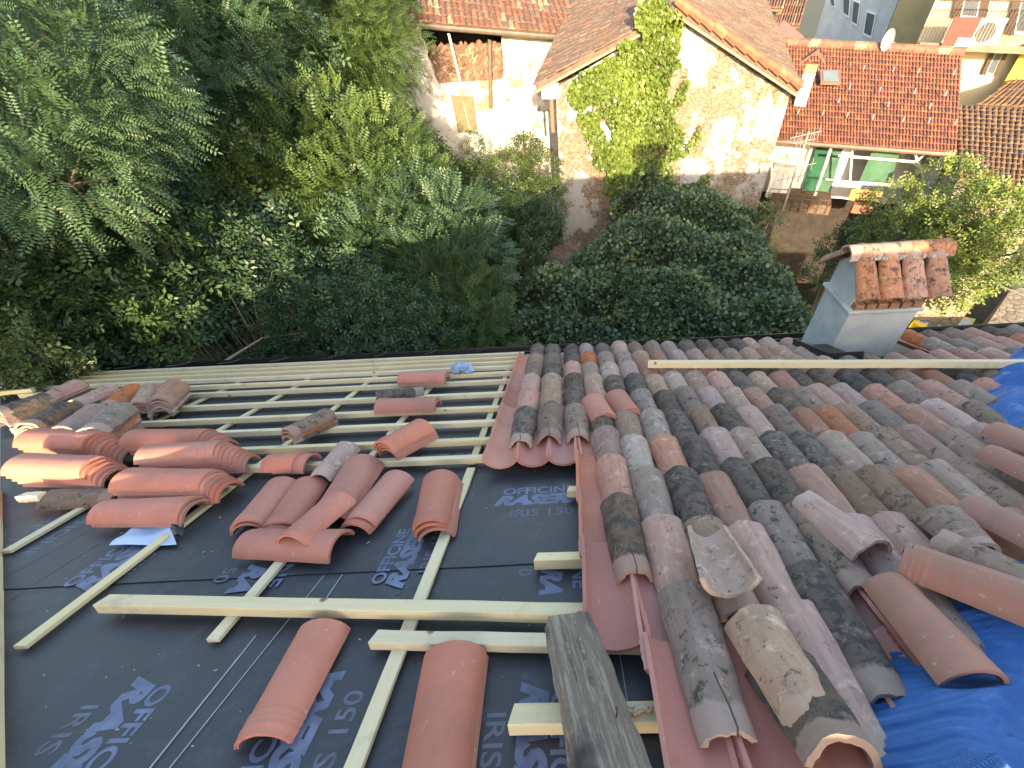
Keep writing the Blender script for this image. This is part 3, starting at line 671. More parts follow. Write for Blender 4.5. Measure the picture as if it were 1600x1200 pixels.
# foam blob, papers, bags, flap
def blob(px, py, h, r, n, mat, name, label, cat):
    c = roof(px, py, h); mb = MB(); rr = random.Random(px)
    for i in range(n):
        x = c[0] + rr.uniform(-r, r) * 1.6; v = c[1] + rr.uniform(-r, r) * .5
        P = [W(x + .012 * math.cos(a) * (1 + .3 * i % 2), v + .008 * math.sin(a), h + .004 * i % .012) for a in np.linspace(0, 4, 6)]; mb.tube(P, .006, 6)
    return tag(obj(name, mb, mat, smooth=True), label, cat)
blob(1003, 1108, BH + .002, .018, 6, simple('dried_foam', (.55, .47, .32), .8, 20, .2, .3), 'foam_blob', 'curled blob of dried cream foam on the lowest short batten', 'foam')
def sheet(pxs, h, mat, name, label, cat, n=8, amp=.008, par=False):
    a, b, c, d = [roof(*p, h) for p in pxs]; vs = []; f = []
    for i in range(n + 1):
        for j in range(n + 1):
            s, t = i / n, j / n; q_ = (a * (1 - s) + b * s) * (1 - t) + (d * (1 - s) + c * s) * t
            vs.append(W(q_[0], q_[1], h + amp * (math.sin(s * 5 + t * 3) + .6 * math.sin(t * 9 - s * 4)) + (.012 if s > .62 else 0) * (s - .62)))
    for i in range(n):
        for j in range(n): a0 = i * (n + 1) + j; f.append((a0, a0 + 1, a0 + n + 2, a0 + n + 1))
    return tag(obj(name, MB().add(vs, f), mat, smooth=True), label, cat)
PAPER = simple('pale_blue_paper', (.50, .60, .80), .6, 5, .12, .1)
sheet([(170, 852), (276, 851), (264, 818), (215, 822)], .03, PAPER, 'paper_sheet', 'crumpled pale blue paper sheet beside the low pair of tiles', 'paper')
sheet([(243, 668), (258, 668), (282, 655), (262, 655)], .03, PAPER, 'paper_scrap', 'narrow pale scrap of paper between the upper battens', 'paper', amp=.003)
sheet([(270, 830), (285, 836), (290, 800), (264, 800)], .05, MEMB, 'membrane_flap', 'small black offcut of membrane against the low pair of tiles', 'offcut', amp=.01)
bm_ = MB(); c = roof(722, 580, .1); m_ = 16; vs = []; r_ = random.Random(3)
for i in range(9):
    for j in range(m_):
        a, b = math.pi * i / 8, 2 * math.pi * j / m_; k = 1 + .22 * math.sin(3 * b + 4 * a) + r_.uniform(-.12, .12)
        vs.append(W(c[0] + .11 * k * math.sin(a) * math.cos(b), c[1] + .07 * k * math.sin(a) * math.sin(b), BH + .055 + .06 * k * math.cos(a)))
bm_.add(vs, [(i * m_ + j, i * m_ + (j + 1) % m_, (i + 1) * m_ + (j + 1) % m_, (i + 1) * m_ + j) for i in range(8) for j in range(m_)])
tag(obj('plastic_bag', bm_, simple('blue_film', (.36, .47, .68), .35, 14 , .5, .5, .01), smooth=False), 'small crumpled pale blue plastic bag on the far battens', 'bag')
# crumbs and chips scattered on the membrane
cr = MB()
for i in range(90):
    px = random.uniform(20, 900); py = random.uniform(640, 1180); p = roof(px, py); s = random.uniform(.0012, .003); a = random.uniform(0, 3.1)
    if p[0] < hipx(p[1]) + .1: continue
    cr.box(W(p[0], p[1], .013), (X_ * math.cos(a) + S_ * math.sin(a)) * s * random.uniform(1, 6), (-X_ * math.sin(a) + S_ * math.cos(a)) * s, N_ * .003)
tag(obj('wood_chips', cr, simple('chips', (.5, .42, .3), .8, 30, .4, 0)), 'scattered pale wood chips and crumbs on the black membrane', 'debris', kind='stuff')
# ---------------------------------------------------------------- blue tarps
def m_tarp():
    m, nt, b = mat_base('blue_tarp'); co = coords(nt, rnd=False)
    c = mixc(nt, noise(nt, co, 4, 6), (.05, .19, .60), (.12, .32, .80))
    c = mixc(nt, ramp(nt, noise(nt, co, 7, 8, .75), [(.57, (0, 0, 0)), (.68, (.55, .55, .55))]), c, (.22, .27, .38))  # paler patches: dirt together with painted crease highlights
    wv = nd(nt, 'ShaderNodeTexWave', i_Scale=90.0, i_Distortion=1.0); nt.links.new(co, wv.inputs['Vector'])
    nt.links.new(c, b.inputs['Base Color']); b.inputs['Roughness'].default_value = .3
    bump(nt, b, mixc(nt, .85, wv.outputs['Color'], noise(nt, co, 16, 8, .75)), 1.0, .03); return m
TARP = m_tarp()
def crumple(x, v):
    s = 0; xw = x + .05 * math.sin(9 * v + 4 * x); vw = v + .05 * math.sin(8 * x - 5 * v)
    for k, (fx, fv, am, ph) in enumerate([(7, 3.5, .034, .3), (-5, 8.5, .032, 1.9), (13, -9, .020, 4.0), (4, 15, .016, 2.2), (21, 12, .010, 5.0), (-27, 16, .008, 1), (33, -28, .005, 3), (14, 41, .005, 2)]):
        s += 2.3 * am * (1 - abs(math.sin(.5 * (fx * xw + fv * vw + ph + 1.6 * math.sin(2.7 * v + 3.3 * x + k * 2))))) ** 1.6
    return s
def tarp(edge, wfun, name, label, h0, nt_=200, edge_drop=.06):
    vs = []; ns = 240; E_ = np.array(edge); seg = np.r_[0, np.cumsum(np.linalg.norm(np.diff(E_, axis=0), axis=1))]; f = []
    for i in range(ns + 1):
        s = i / ns * seg[-1]; x = np.interp(s, seg, E_[:, 0]); v = np.interp(s, seg, E_[:, 1]); x += .008 * math.sin(i * .7) + .006 * math.sin(i * 1.9)
        dx, dv = wfun(i / ns)
        for j in range(nt_ + 1):
            t = (j / nt_) ** 1.3; X1 = x + dx * t; V1 = v + dv * t
            e = min(1, t * 9)
            vs.append(W(X1, V1, h0 - edge_drop * (1 - e) ** 2 + crumple(X1, V1) * (.25 + .75 * e)))
    for i in range(ns):
        for j in range(nt_): a = i * (nt_ + 1) + j; f.append((a, a + 1, a + nt_ + 2, a + nt_ + 1))
    return tag(obj(name, MB().add(vs, f), TARP, smooth=True), label, 'tarp')
eg = [roof(*p, .2) for p in [(1310, 1260), (1345, 1190), (1365, 1100), (1385, 1040), (1410, 985), (1440, 930), (1480, 890), (1545, 815), (1600, 775), (1650, 750)]]
tarp(eg, lambda s: (1.9 + .8 * s, -.3 - 1.1 * s), 'blue_tarp', 'crumpled bright blue tarp covering the bottom right corner', .155)
eg = [roof(*p, .22) for p in [(1640, 690), (1600, 662), (1568, 650), (1553, 640), (1546, 615), (1548, 590), (1556, 565), (1575, 545), (1605, 537), (1660, 532)]]
tarp(eg, lambda s: (1.6, -.25 + .1 * s), 'blue_tarp', 'second blue tarp hanging over the upper right tile rows', .18, 60)
# ---------------------------------------------------------------- chimney on our slope
def chimney():
    x0, x1, y0, y1 = 2.70, 3.36, 3.32, 3.82; zb = CZ - 3.5; zt = CZ - 2.25
    t = thing('chimney', 'grey rendered chimney with small tiled gable cap behind the plank', 'chimney', ((x0 + x1) / 2, (y0 + y1) / 2, zb))
    obj('stack', MB().box((x0, y0, zb), (x1 - x0, 0, 0), (0, y1 - y0, 0), (0, 0, zt - zb)), CHIMM, t, bevel=.012)
    obj('ledge', MB().box((x0 - .035, y0 - .03, zt), (x1 - x0 + .05, 0, 0), (0, y1 - y0 + .06, 0), (0, 0, .035)), CHIMM, t, bevel=.01)
    br = simple('pale_brick', (.38, .19, .11), .85, 20, .35, .5, .01)
    b_ = MB(); n = 6
    for i in range(n):
        w = (x1 - x0) / n; b_.box((x0 + .01 + i * w, y0 - .012 + random.uniform(-.004, .004), zt + .036), (w - .02, 0, 0), (0, .12, 0), (0, 0, .055))
    obj('brick_course', b_, br, t, bevel=.006)
    # side wall rising to the cap, open slots in front between small piers
    mid = (y0 + y1) / 2; zc = zt + .47
    obj('side_wall', MB().prism([(x0, y0 + .05, zt + .036), (x0, y1 - .02, zt + .036), (x0, y1 - .02, zt + .28), (x0, mid, zc), (x0, y0 + .05, zt + .25)], (.09, 0, 0)), CHIMM, t)
    obj('side_wall', MB().prism([(x1 - .09, y0 + .05, zt + .036), (x1 - .09, y1 - .02, zt + .036), (x1 - .09, y1 - .02, zt + .28), (x1 - .09, mid, zc), (x1 - .09, y0 + .05, zt + .25)], (.09, 0, 0)), CHIMM, t)
    obj('flue', MB().box((x0 + .095, y0 + .14, zt + .036), (x1 - x0 - .19, 0, 0), (0, y1 - y0 - .2, 0), (0, 0, .24)), DARK, t)
    for i in range(3): obj('pier', MB().box((x0 + .10 + i * .20, y0 + .03, zt + .092), (.06, 0, 0), (0, .10, 0), (0, 0, .13)), br, t)
    cm = m_old('cap_tile', (.38, .20, .14), (.29, .20, .16), (.42, .34, .22), .5, lamt=.45); me = tile_mesh('cap', cm, .45, .225, .17, .075, .016, False, .004, .003, 14, 10, seed=3)
    for i in range(4):
        for sgn in (1, -1):
            o = bpy.data.objects.new('cap_tile', me); C.objects.link(o); o.parent = t
            R = Matrix.Rotation(math.pi if sgn > 0 else 0, 3, 'Z') @ Matrix.Rotation(-.68, 3, 'X')
            wx = x0 + .005 + i * .212
            P = Vector((wx, mid - sgn * .20, zc - .135)) - Vector(t['_loc']); o.matrix_local = Matrix.Translation(P) @ R.to_4x4()
    rtm = tile_mesh('cap_ridge', cm, .48, .23, .21, .10, .018, False, .004, .002, 14, 10, seed=8)
    for i in range(2):
        o = bpy.data.objects.new('ridge_tile', rtm); C.objects.link(o); o.parent = t
        o.matrix_local = Matrix.Translation(Vector((x0 + .10 + i * .44, mid, zc - .03 + .010 * i)) - Vector(t['_loc'])) @ Matrix.Rotation(-math.pi / 2, 4, 'Z')
    m_ = MB()
    for i in range(60):
        x = random.uniform(x0, x1 + .05); sg = random.choice((-1, -1, 1)); m_.tube([(x, mid + sg * (.10 + random.uniform(-.02, .03)), zc - .005), (x + .025, mid + sg * .12, zc - .012)], random.uniform(.01, .022), 6)
    obj('mortar', m_, simple('pale_mortar', (.50, .45, .36), .9, 40, .4, .6, .01), t)
    # flashing gutter at its left foot
    p0 = np.array([x0 - .22, y1 + .2, 0]); z_ = lambda y: W(0, y / math.cos(TH))[2] + .12
    fl = thing('flashing', 'black metal flashing channel at the chimney foot', 'flashing', (x0 - .1, y0, z_(y0)))
    obj('plate', MB().box(W(2.34, 3.60, .15), X_ * .36, S_ * .58, N_ * .012).box(W(2.34, 3.60, .15), X_ * .012, S_ * .58, N_ * .09).box(W(2.352, 3.60, .162), X_ * .34, S_ * .012, N_ * .07), BLACKM, fl)
    # soldier stack behind camera, the one whose shadow falls on the ivy
    t2 = thing('ridge_chimney', 'rendered chimney with wider cap on the ridge behind the viewer', 'chimney', (4.0, yr, zr))
    obj('stack', MB().box((3.64, yr - .22, zr - .4), (.72, 0, 0), (0, .44, 0), (0, 0, 1.05)), CHIMM, t2); obj('cap', MB().box((3.50, yr - .3, zr + .65), (1.0, 0, 0), (0, .6, 0), (0, 0, .25)), CHIMM, t2)
chimney()
# ---------------------------------------------------------------- tiled roofs of the neighbours
def tiled(p00, p10, p01, p11, ncol, nrow, mat, parent, name='roof', r=.05, base=.10, jag=.012, wave=True):
    """p00 left eave, p10 right eave, p01 left ridge, p11 right ridge"""
    p00, p10, p01, p11 = map(np.asarray, (p00, p10, p01, p11)); up = np.cross(p10 - p00, p01 - p00); up = up / np.linalg.norm(up); up = up if up[2] > 0 else -up
    P = lambda s, t: (p00 * (1 - s) + p10 * s) * (1 - t) + (p01 * (1 - s) + p11 * s) * t
    mb = MB(); mb.prism([p00, p10, p11, p01], -up * base)
    for c in range(ncol):
        for q_ in range(nrow):
            s0, s1 = c / ncol, (c + .97) / ncol; t0, t1 = q_ / nrow - .12 / nrow, (q_ + 1.0) / nrow
            j1, j2 = random.uniform(-jag, jag), random.uniform(-jag, jag); vs = []; m = 5
            for (t, lift, tw) in ((t0, .028, 0), (t1, 0.002, .10)):
                for i in range(m + 1):
                    a = math.pi * i / m; s = s0 + tw / ncol + (s1 - s0 - 2 * tw / ncol) * (1 - math.cos(a)) / 2
                    vs.append(P(s, t) + up * (r * math.sin(a) + lift + j1 * .4) + (p10 - p00) / np.linalg.norm(p10 - p00) * j2)
            f = [(i, i + 1, m + 2 + i, m + 1 + i) for i in range(m)] + [tuple(range(m + 1))]
            mb.add(vs, f, random.random())
    return obj(name, mb, mat, parent, attr=True)
def quadwall(pts, az, th, mat, parent, name='wall'):
    a = math.radians(az); n = np.array([math.sin(a), math.cos(a), 0]); return obj(name, MB().prism(pts, n * th), mat, parent)
def nrm(az): a = math.radians(az); return np.array([math.sin(a), math.cos(a), 0])
def rt(az): a = math.radians(az); return np.array([math.cos(a), -math.sin(a), 0])
# --- gable house
AG, DG = 10, 15
G = lambda px, py, d=DG: onv(px, py, AG, d)
gl = G(868, 137); gr = G(1238, 137); ga = G(1056, 24)
gh = thing('stone_house', 'old stone house with bright gable wall half covered in ivy', 'house', ((gl + gr) / 2) * np.array([1, 1, 0]))
glb = np.array([gl[0] + .15, gl[1], -.4]); grb = np.array([gr[0] - .05, gr[1], -.4])
# gable wall as a finely divided, slightly uneven sheet with thickness
def uneven_wall(poly_fn, u0, u1, z0, az, d, mat, parent, nu=70, nz=80, amp=.02):
    R_, N2 = rt(az), nrm(az); vs = []; f = []; r = np.random.default_rng(3); n2 = r.normal(size=(nz + 1, nu + 1))
    n2 = (n2 + np.roll(n2, 1, 0) + np.roll(n2, 1, 1) + np.roll(n2, -1, 0)) / 4
    for i in range(nz + 1):
        for j in range(nu + 1):
            u = u0 + (u1 - u0) * j / nu; zt = poly_fn(u); z = z0 + (zt - z0) * i / nz
            vs.append(R_ * u + N2 * (d + amp * n2[i, j] + .02 * math.sin(u * 3) * math.sin(z * 2)) + np.array([0, 0, z]))
    for i in range(nz):
        for j in range(nu): a = i * (nu + 1) + j; f.append((a, a + 1, a + nu + 2, a + nu + 1))
    return obj('gable_wall', MB().add(vs, f), mat, parent, smooth=True)
ul, ur, ua = gl @ rt(AG), gr @ rt(AG), ga @ rt(AG)
def gtop(u): return gl[2] + (ga[2] - gl[2]) * (u - ul) / (ua - ul) if u < ua else ga[2] + (gr[2] - ga[2]) * (u - ua) / (ur - ua)
uneven_wall(gtop, ul, ur, -.4, AG, DG, GWALL, gh)
bk = nrm(AG) * 8.5
obj('side_wall', MB().prism([gl + nrm(AG) * .02, gl + bk + [0, 0, 1.2], gl * [1, 1, 0] + bk, gl * [1, 1, 0] + nrm(AG) * .02], rt(AG) * .35), GWALL, gh)
obj('side_wall', MB().prism([gr + nrm(AG) * .02, gr + bk + [0, 0, 1.2], gr * [1, 1, 0] + bk, gr * [1, 1, 0] + nrm(AG) * .02], -rt(AG) * .35), GWALL, gh)
ov = .32
eL = onv(836, 134, AG, DG - ov); eR = onv(1250, 140, AG, DG - ov); aA = ga - nrm(AG) * ov + np.array([0, 0, .16])
bL = eL + nrm(AG) * 9.3 + rt(AG) * .1 + np.array([0, 0, 1.5]); bR = eR + nrm(AG) * 9.3 + np.array([0, 0, 1.5]); bA = aA + nrm(AG) * 9.3 + np.array([0, 0, 1.2])
tiled(eL, bL, aA, bA, 46, 11, RT_STONE, gh, jag=.03, r=.05)
tiled(eR, bR, aA, bA, 46, 11, RT_STONE, gh, jag=.03, r=.05)
vt = MB()
for i in range(11):
    t0 = i / 11; t1 = t0 + .105; a_ = eR * (1 - t0) + aA * t0; b_ = eR * (1 - t1) + aA * t1
    vt.tube([a_ + np.array([0, 0, .07]), b_ + np.array([0, 0, .10])], [.12, .095], 8)
obj('verge_tiles', vt, RT_RED, gh, attr=True)
vb = MB()
for (p, q_) in ((eL, aA), (eR, aA)):
    d = q_ - p; vb.box(p + np.array([0, 0, -.17]) + nrm(AG) * .03, d, nrm(AG) * .05, (0, 0, .12))
obj('verge_board', vb, m_wood('verge_wood', (.24, .2, .14), (.14, .11, .08), False), gh)
rc = thing('ivy_chimney', 'brick chimney top wrapped in ivy on the stone gable roof', 'chimney', G(1010, 40, DG + .5))
cc = G(1012, 20, DG + .6); obj('stack', MB().cbox(cc + np.array([0, 0, -.45]), .55, .5, 1.6, AG), simple('old_brick', (.36, .20, .13), .9, 14, .4, .5, .01), rc)
# blue cloth bundle and planks under the left eave corner
tag(obj('blue_sheet', MB().cbox(G(860, 142, DG - .1), .5, .12, .35, AG), simple('faded_blue_sheet', (.30, .42, .60), .6, 6, .4, .4, .02)), 'faded blue sheet tucked under the left eave corner of the stone house', 'sheet')
tag(obj('hanging_board', MB().cbox(G(863, 175, DG - .05), .1, .08, 1.0, AG), BROWNW), 'dark vertical board below the blue sheet at the wall corner', 'board')
# --- white house
AW, DW = -8, 20
Wf = lambda px, py, d=DW: onv(px, py, AW, d)
wl = Wf(587, 38); wr = Wf(880, 60)
wh = thing('white_house', 'white plastered house with broken attic opening and faded shutters', 'house', ((wl + wr) / 2) * np.array([1, 1, 0]))
oL, oR = Wf(655, 50), Wf(783, 50); oB = Wf(700, 130)
def wtop(u): return wl[2] + (wr[2] - wl[2]) * (u - wl @ rt(AW)) / (wr @ rt(AW) - wl @ rt(AW))
R_, N2 = rt(AW), nrm(AW); u0, u1 = wl @ R_ + .25, wr @ R_ + 2.5
a0, a1 = oL @ R_, oR @ R_
pt = lambda u, z, d=DW: R_ * u + N2 * d + np.array([0, 0, z])
jl = [a0 + .02, a0 + .05, a0 + .18, a0 + .1, a0 + .22, a0 + .2, a0 + .3]
zb_ = oB[2]; zs = np.linspace(wtop(a0), zb_, 7)
pw = MB()
pw.prism([pt(u0, -.4), pt(u0, wtop(u0))] + [pt(j_, z_) for j_, z_ in zip(jl, zs)] + [pt(a1 - .35, zb_), pt(a1 - .35, -.4)], N2 * .35)
pw.prism([pt(a1 - .35, -.4), pt(a1 - .35, zb_), pt(a1 - .08, zb_ + .02), pt(a1, wtop(a1)), pt(u1, wtop(u1)), pt(u1, -.4)], N2 * .35)
obj('wall', pw, WWALL, wh)
obj('attic_back', MB().prism([pt(a0 - .5, zb_ - .3, DW + 2.2), pt(a0 - .5, wtop(a0), DW + 2.2), pt(a1 + .5, wtop(a1), DW + 2.2), pt(a1 + .5, zb_ - .3, DW + 2.2)], N2 * .05), DARK, wh)
obj('side_wall', MB().prism([pt(u0 + .1, -.4), pt(u0 + .1, wtop(u0)), pt(u0 + .1, wtop(u0), DW + 6), pt(u0 + .1, -.4, DW + 6)], R_ * .3), WWALL, wh)
e0 = Wf(578, 27, DW - .5); e1 = Wf(905, 55, DW - .5)
r0 = e0 + N2 * 5.2 + np.array([0, 0, 2.1]); r1 = e1 + N2 * 5.2 + np.array([0, 0, 1.9])
tiled(e0, e1, r0, r1, 34, 13, RT_OLD, wh, r=.065, jag=.02)
tiled(e0 + N2 * 10.2, e1 + N2 * 10.2, r0, r1, 34, 6, RT_OLD, wh, r=.065)
obj('gutter', MB().tube([e0 + np.array([0, 0, -.10]), e1 + np.array([0, 0, -.10])], .08, 8), simple('brown_gutter', (.10, .08, .065), .5, 6, .3, .1), wh)
# tile rubble stacked in the opening
rb = MB(); za, zb2 = zb_, Wf(700, 74)[2]
for i in range(430):
    u = random.uniform(a0 + .22, a1 - .1); z = random.uniform(za - .02, zb2); c = pt(u, z, DW + .12 + (z - za) * .12 + random.uniform(-.03, .03)); L = random.uniform(.14, .30)
    a = random.gauss(.9, .6); d = (R_ * math.cos(a) + np.array([0, 0, math.sin(a)])) * L / 2; side = np.cross(d / L * 2, N2); vs = []
    for e in (-1, 1):
        for k in range(5): t = math.pi * k / 4; vs.append(c + d * e + side * .055 * math.cos(t) - N2 * .05 * math.sin(t))
    rb.add(vs, [(k, k + 1, 6 + k, 5 + k) for k in range(4)] + [(0, 1, 2, 3, 4), (9, 8, 7, 6, 5)], random.random())
rb.prism([pt(a0 + .15, za - .05, DW + .17), pt(a0 + .15, zb2, DW + .3), pt(a1, zb2, DW + .3), pt(a1, za - .05, DW + .17)], N2 * .3)
tag(obj('tile_rubble', rb, m_attr('rubble', [(0, (.16, .08, .05)), (.3, (.24, .13, .08)), (.6, (.12, .065, .04)), (.8, (.30, .19, .12))]), attr=True), 'heaped broken tiles filling the attic opening of the white house', 'rubble', kind='stuff')
tag(obj('prop_pole', MB().tube([Wf(701, 52, DW - .12), Wf(719, 127, DW - .1)], .045, 6), PINE), 'pale slanting pole across the rubble-filled attic opening', 'pole')
tag(obj('drain_pipe', MB().tube([Wf(765, 62, DW - .15), Wf(767, 168, DW - .15)], .07, 8), simple('brown_pipe', (.11, .09, .07), .6, 6, .3, .1)), 'short brown drainpipe ending half way down the white wall', 'pipe')
# shutters
SHUT = simple('faded_shutter', (.15, .135, .075), .8, 6, .3, .2)
sh = thing('shutters', 'pair of closed faded louvred shutters on the white wall', 'shutters', Wf(725, 208, DW - .04))
for (pa, pb, pc, pd) in (((704, 148), (720, 149), (735, 208), (716, 207)), ((721, 149), (740, 150), (747, 210), (736, 208))):
    A_, B_, C_, D_ = [Wf(*p, DW - .03) for p in (pa, pb, pc, pd)]; m_ = MB()
    L_ = lambda s, t: (A_ * (1 - s) + B_ * s) * (1 - t) + (D_ * (1 - s) + C_ * s) * t
    m_.prism([L_(0, 0), L_(1, 0), L_(1, 1), L_(0, 1)], -N2 * .03)
    for (s0, s1, t0, t1) in ((0, .1, 0, 1), (.9, 1, 0, 1), (.1, .9, 0, .05), (.1, .9, .47, .53), (.1, .9, .95, 1)):
        m_.prism([L_(s0, t0), L_(s1, t0), L_(s1, t1), L_(s0, t1)], -N2 * .055)
    for k in range(22):
        t = .06 + k * .0405
        if .44 < t < .54: continue
        m_.prism([L_(.1, t), L_(.9, t), L_(.9, t + .012), L_(.1, t + .012)], -N2 * .048)
    obj('shutter', m_, SHUT, sh)
# --- red roofed house
AR, DR = 24, 16.7
Rf = lambda px, py, d=DR: onv(px, py, AR, d)
e0, e1 = Rf(1196, 216, DR - .5), Rf(1494, 238, DR - .5); rr0, rr1 = Rf(1196, 68, DR + 4.4), Rf(1503, 86, DR + 4.4)
rh = thing('red_roofed_house', 'house with bright red tiled roof and glazed terrace front', 'house', ((e0 + e1) / 2) * np.array([1, 1, 0]))
tiled(e0, e1, rr0, rr1, 60, 17, RT_RED, rh, r=.034, jag=.003)
bb0, bb1 = rr0 + nrm(AR) * 4 + np.array([0, 0, -1.3]), rr1 + nrm(AR) * 4 + np.array([0, 0, -1.3]); tiled(bb0, bb1, rr0, rr1, 44, 5, RT_RED, rh, r=.045)
rm = MB()
for i in range(17):
    t0, t1 = i / 17, (i + 1.08) / 17; rm.tube([rr0 * (1 - t0) + rr1 * t0 + [0, 0, .05], rr0 * (1 - t1) + rr1 * t1 + [0, 0, .07]], [.14, .12], 8)
obj('ridge_tiles', rm, RT_OLD, rh, attr=True)
obj('gutter', MB().tube([e0 + np.array([0, 0, -.06]), e1 + np.array([0, 0, -.06])], .06, 8), simple('brown_gutter2', (.16, .10, .08), .5, 6, .3, .1), rh)
gp = MB()
wz = lambda p, z: np.array([p[0], p[1], z])
f0, f1 = Rf(1200, 216), Rf(1490, 238); g0, g1 = f0 + nrm(AR) * 1.4, f1 + nrm(AR) * 1.4
zt_ = max(f0[2], f1[2]) + .25; zfl = Rf(1250, 312)[2]
quadwall([wz(g0, zfl - .3), wz(g1, zfl - .3), wz(g1, zt_), wz(g0, zt_)], AR, .3, WHITEP, rh)
quadwall([wz(g0, -.4), wz(g1, -.4), wz(g1, zfl - .3), wz(g0, zfl - .3)], AR, .3, simple('shaded_lower_wall', (.035, .027, .022), .9, 5, .5, .5, .02), rh)  # shade below the terrace is painted into this dark wall colour
quadwall([wz(f1, -.4), wz(g1, -.4), wz(g1, e1[2]), wz(f1, e1[2])], AR + 90, .2, WWALL, rh, 'side_wall') if False else None
obj('side_wall', MB().prism([wz(f1, -.4), wz(f1, e1[2]), wz(f1 + nrm(AR) * 8, e1[2] - .1), wz(f1 + nrm(AR) * 8, -.4)], -rt(AR) * .25), WWALL, rh)
# terrace floor + balcony
t0_, t1_ = Rf(1205, 312), Rf(1300, 318)
obj('balcony_slab', MB().prism([wz(Rf(1203, 320), zfl - .1), wz(Rf(1298, 325), zfl - .1), wz(Rf(1298, 325) + nrm(AR) * 1.5, zfl - .1), wz(Rf(1203, 320) + nrm(AR) * 1.5, zfl - .1)], (0, 0, -.28)), simple('brown_slab', (.13, .075, .045), .8, 8, .4, .4, .02), rh)
rl = MB(); ra, rb_ = Rf(1203, 300, DR - .02), Rf(1300, 306, DR - .02)
for z in (.0, -.25, -.5): rl.tube([ra + [0, 0, z + .1], rb_ + [0, 0, z + .1]], .014, 5)
for i in range(8): p = ra + (rb_ - ra) * i / 7; rl.tube([p + [0, 0, .1], p + [0, 0, -.62]], .012, 5)
obj('railing', rl, simple('dark_rail', (.10, .08, .07), .6, 8, .3, .1), rh)
# green doors / glazing: each panel a part
GRN = simple('green_panel', (.025, .10, .06), .25, 3, .35, .05); GRNL = simple('green_glass', (.07, .15, .10), .15, 3, .3, .02)
def pan4(pxs, d, mat, name, th=.04):
    P_ = [Rf(*p, d) for p in pxs]; return obj(name, MB().prism(P_, -nrm(AR) * th), mat, rh)
pan4([(1277, 224), (1298, 225), (1272, 305), (1250, 304)], DR + 1.3, GRN, 'green_door')
pan4([(1301, 226), (1318, 228), (1296, 305), (1276, 305)], DR + 1.3, GRNL, 'green_door')
pan4([(1364, 232), (1407, 236), (1388, 292), (1340, 288)], DR + .6, GRNL, 'green_screen')
for pts_, r_ in (([(1207, 222), (1204, 300)], .03), ([(1300, 226), (1273, 305)], .05), ([(1332, 229), (1328, 285)], .03), ([(1455, 240), (1458, 268)], .04), ([(1310, 243), (1430, 253)], .035), ([(1330, 285), (1440, 292)], .045), ([(1430, 240), (1447, 290)], .035), ([(1430, 254), (1448, 238)], .03), ([(1290, 280), (1330, 284)], .02)):
    obj('frame_bar', MB().tube([Rf(*p, DR + .35) for p in pts_], r_, 6), WHITEP, rh)
cab = thing('cabinet', 'white cabinet standing at the left end of the terrace', 'cabinet', Rf(1222, 300, DR + .9)); obj('body', MB().cbox(Rf(1220, 283, DR + 1.0), .75, .45, .95, AR), WHITEP, cab, bevel=.02); obj('door', MB().cbox(Rf(1218, 283, DR + .75), .32, .02, .8, AR), simple('cab_door', (.6, .6, .6), .5, 5, .1, 0), cab)
# snow guards on the red roof, skylight, chimney, antenna, dish
def onroof(px, py):
    n = np.cross(e1 - e0, rr0 - e0); n /= np.linalg.norm(n); r = ray(px, py); t = ((e0 - O3) @ n) / (n @ r); return O3 + r * t
SG = ['upper right of the skylight', 'below the satellite dish', 'right of the dish mast', 'nearest the upper right corner', 'right of and below the skylight', 'second in the second line', 'third in the second line', 'last in the second line', 'first of the third line', 'middle of the third line', 'last of the third line', 'lowest line, at the stone house', 'lowest line, second', 'lowest line, third', 'lowest line, fourth', 'lowest line, fifth', 'lowest line, sixth', 'lowest line, at the right corner']
for i, (px, py) in enumerate([(1347, 114), (1393, 117), (1432, 119), (1487, 122), (1325, 144), (1372, 148), (1426, 151), (1474, 155), (1308, 165), (1385, 171), (1450, 174), (1245, 182), (1283, 185), (1321, 188), (1361, 191), (1408, 195), (1448, 197), (1489, 200)]):
    p = onroof(px, py) + [0, 0, .06]
    tag(obj('snow_guard', MB().tube([p, p + [.03, .06, .12]], .022, 5), GREYM), 'small pale metal snow guard on the red roof, ' + SG[i], 'snow guard', 'snow guards on the red roof')
sk = thing('skylight', 'small square skylight in the red roof', 'skylight', onroof(1294, 129)); c = onroof(1294, 129) + [0, 0, .1]
sv = (rr0 - e0) / np.linalg.norm(rr0 - e0); sn = np.cross(rt(AR), sv)
obj('frame', MB().box(c - rt(AR) * .3 - sv * .35, rt(AR) * .6, sv * .7, sn * .07), simple('sk_frame', (.18, .11, .09), .5, 5, .2, 0), sk); obj('pane', MB().box(c - rt(AR) * .22 - sv * .27 + sn * .072, rt(AR) * .44, sv * .54, sn * .01), simple('sk_glass', (.16, .19, .20), .1, 3, .2, 0), sk)
rc2 = thing('small_chimney', 'small white chimney with tiled hood on the red roof', 'chimney', onroof(1250, 162)); c = onroof(1250, 162)
obj('stack', MB().cbox(c + [0, 0, .25], .34, .34, 1.0, AR), CHIMM, rc2); obj('hood', MB().cbox(c + [0, 0, .85], .34, .34, .22, AR), simple('hood_brick', (.33, .17, .11), .9, 20, .4, .3), rc2)
hd_ = MB()
for s in (-1, 1): hd_.prism([c + rt(AR) * s * .32 + [0, 0, .98] - nrm(AR) * .28, c + [0, 0, 1.22] - nrm(AR) * .28, c + [0, 0, 1.22] + nrm(AR) * .28, c + rt(AR) * s * .32 + [0, 0, .98] + nrm(AR) * .28], (0, 0, .05))
obj('hood_tiles', hd_, RT_OLD, rc2, attr=True)
DW2 = simple('pale_metal', (.34, .34, .33), .4, 8, .2, 0, metal=.3)
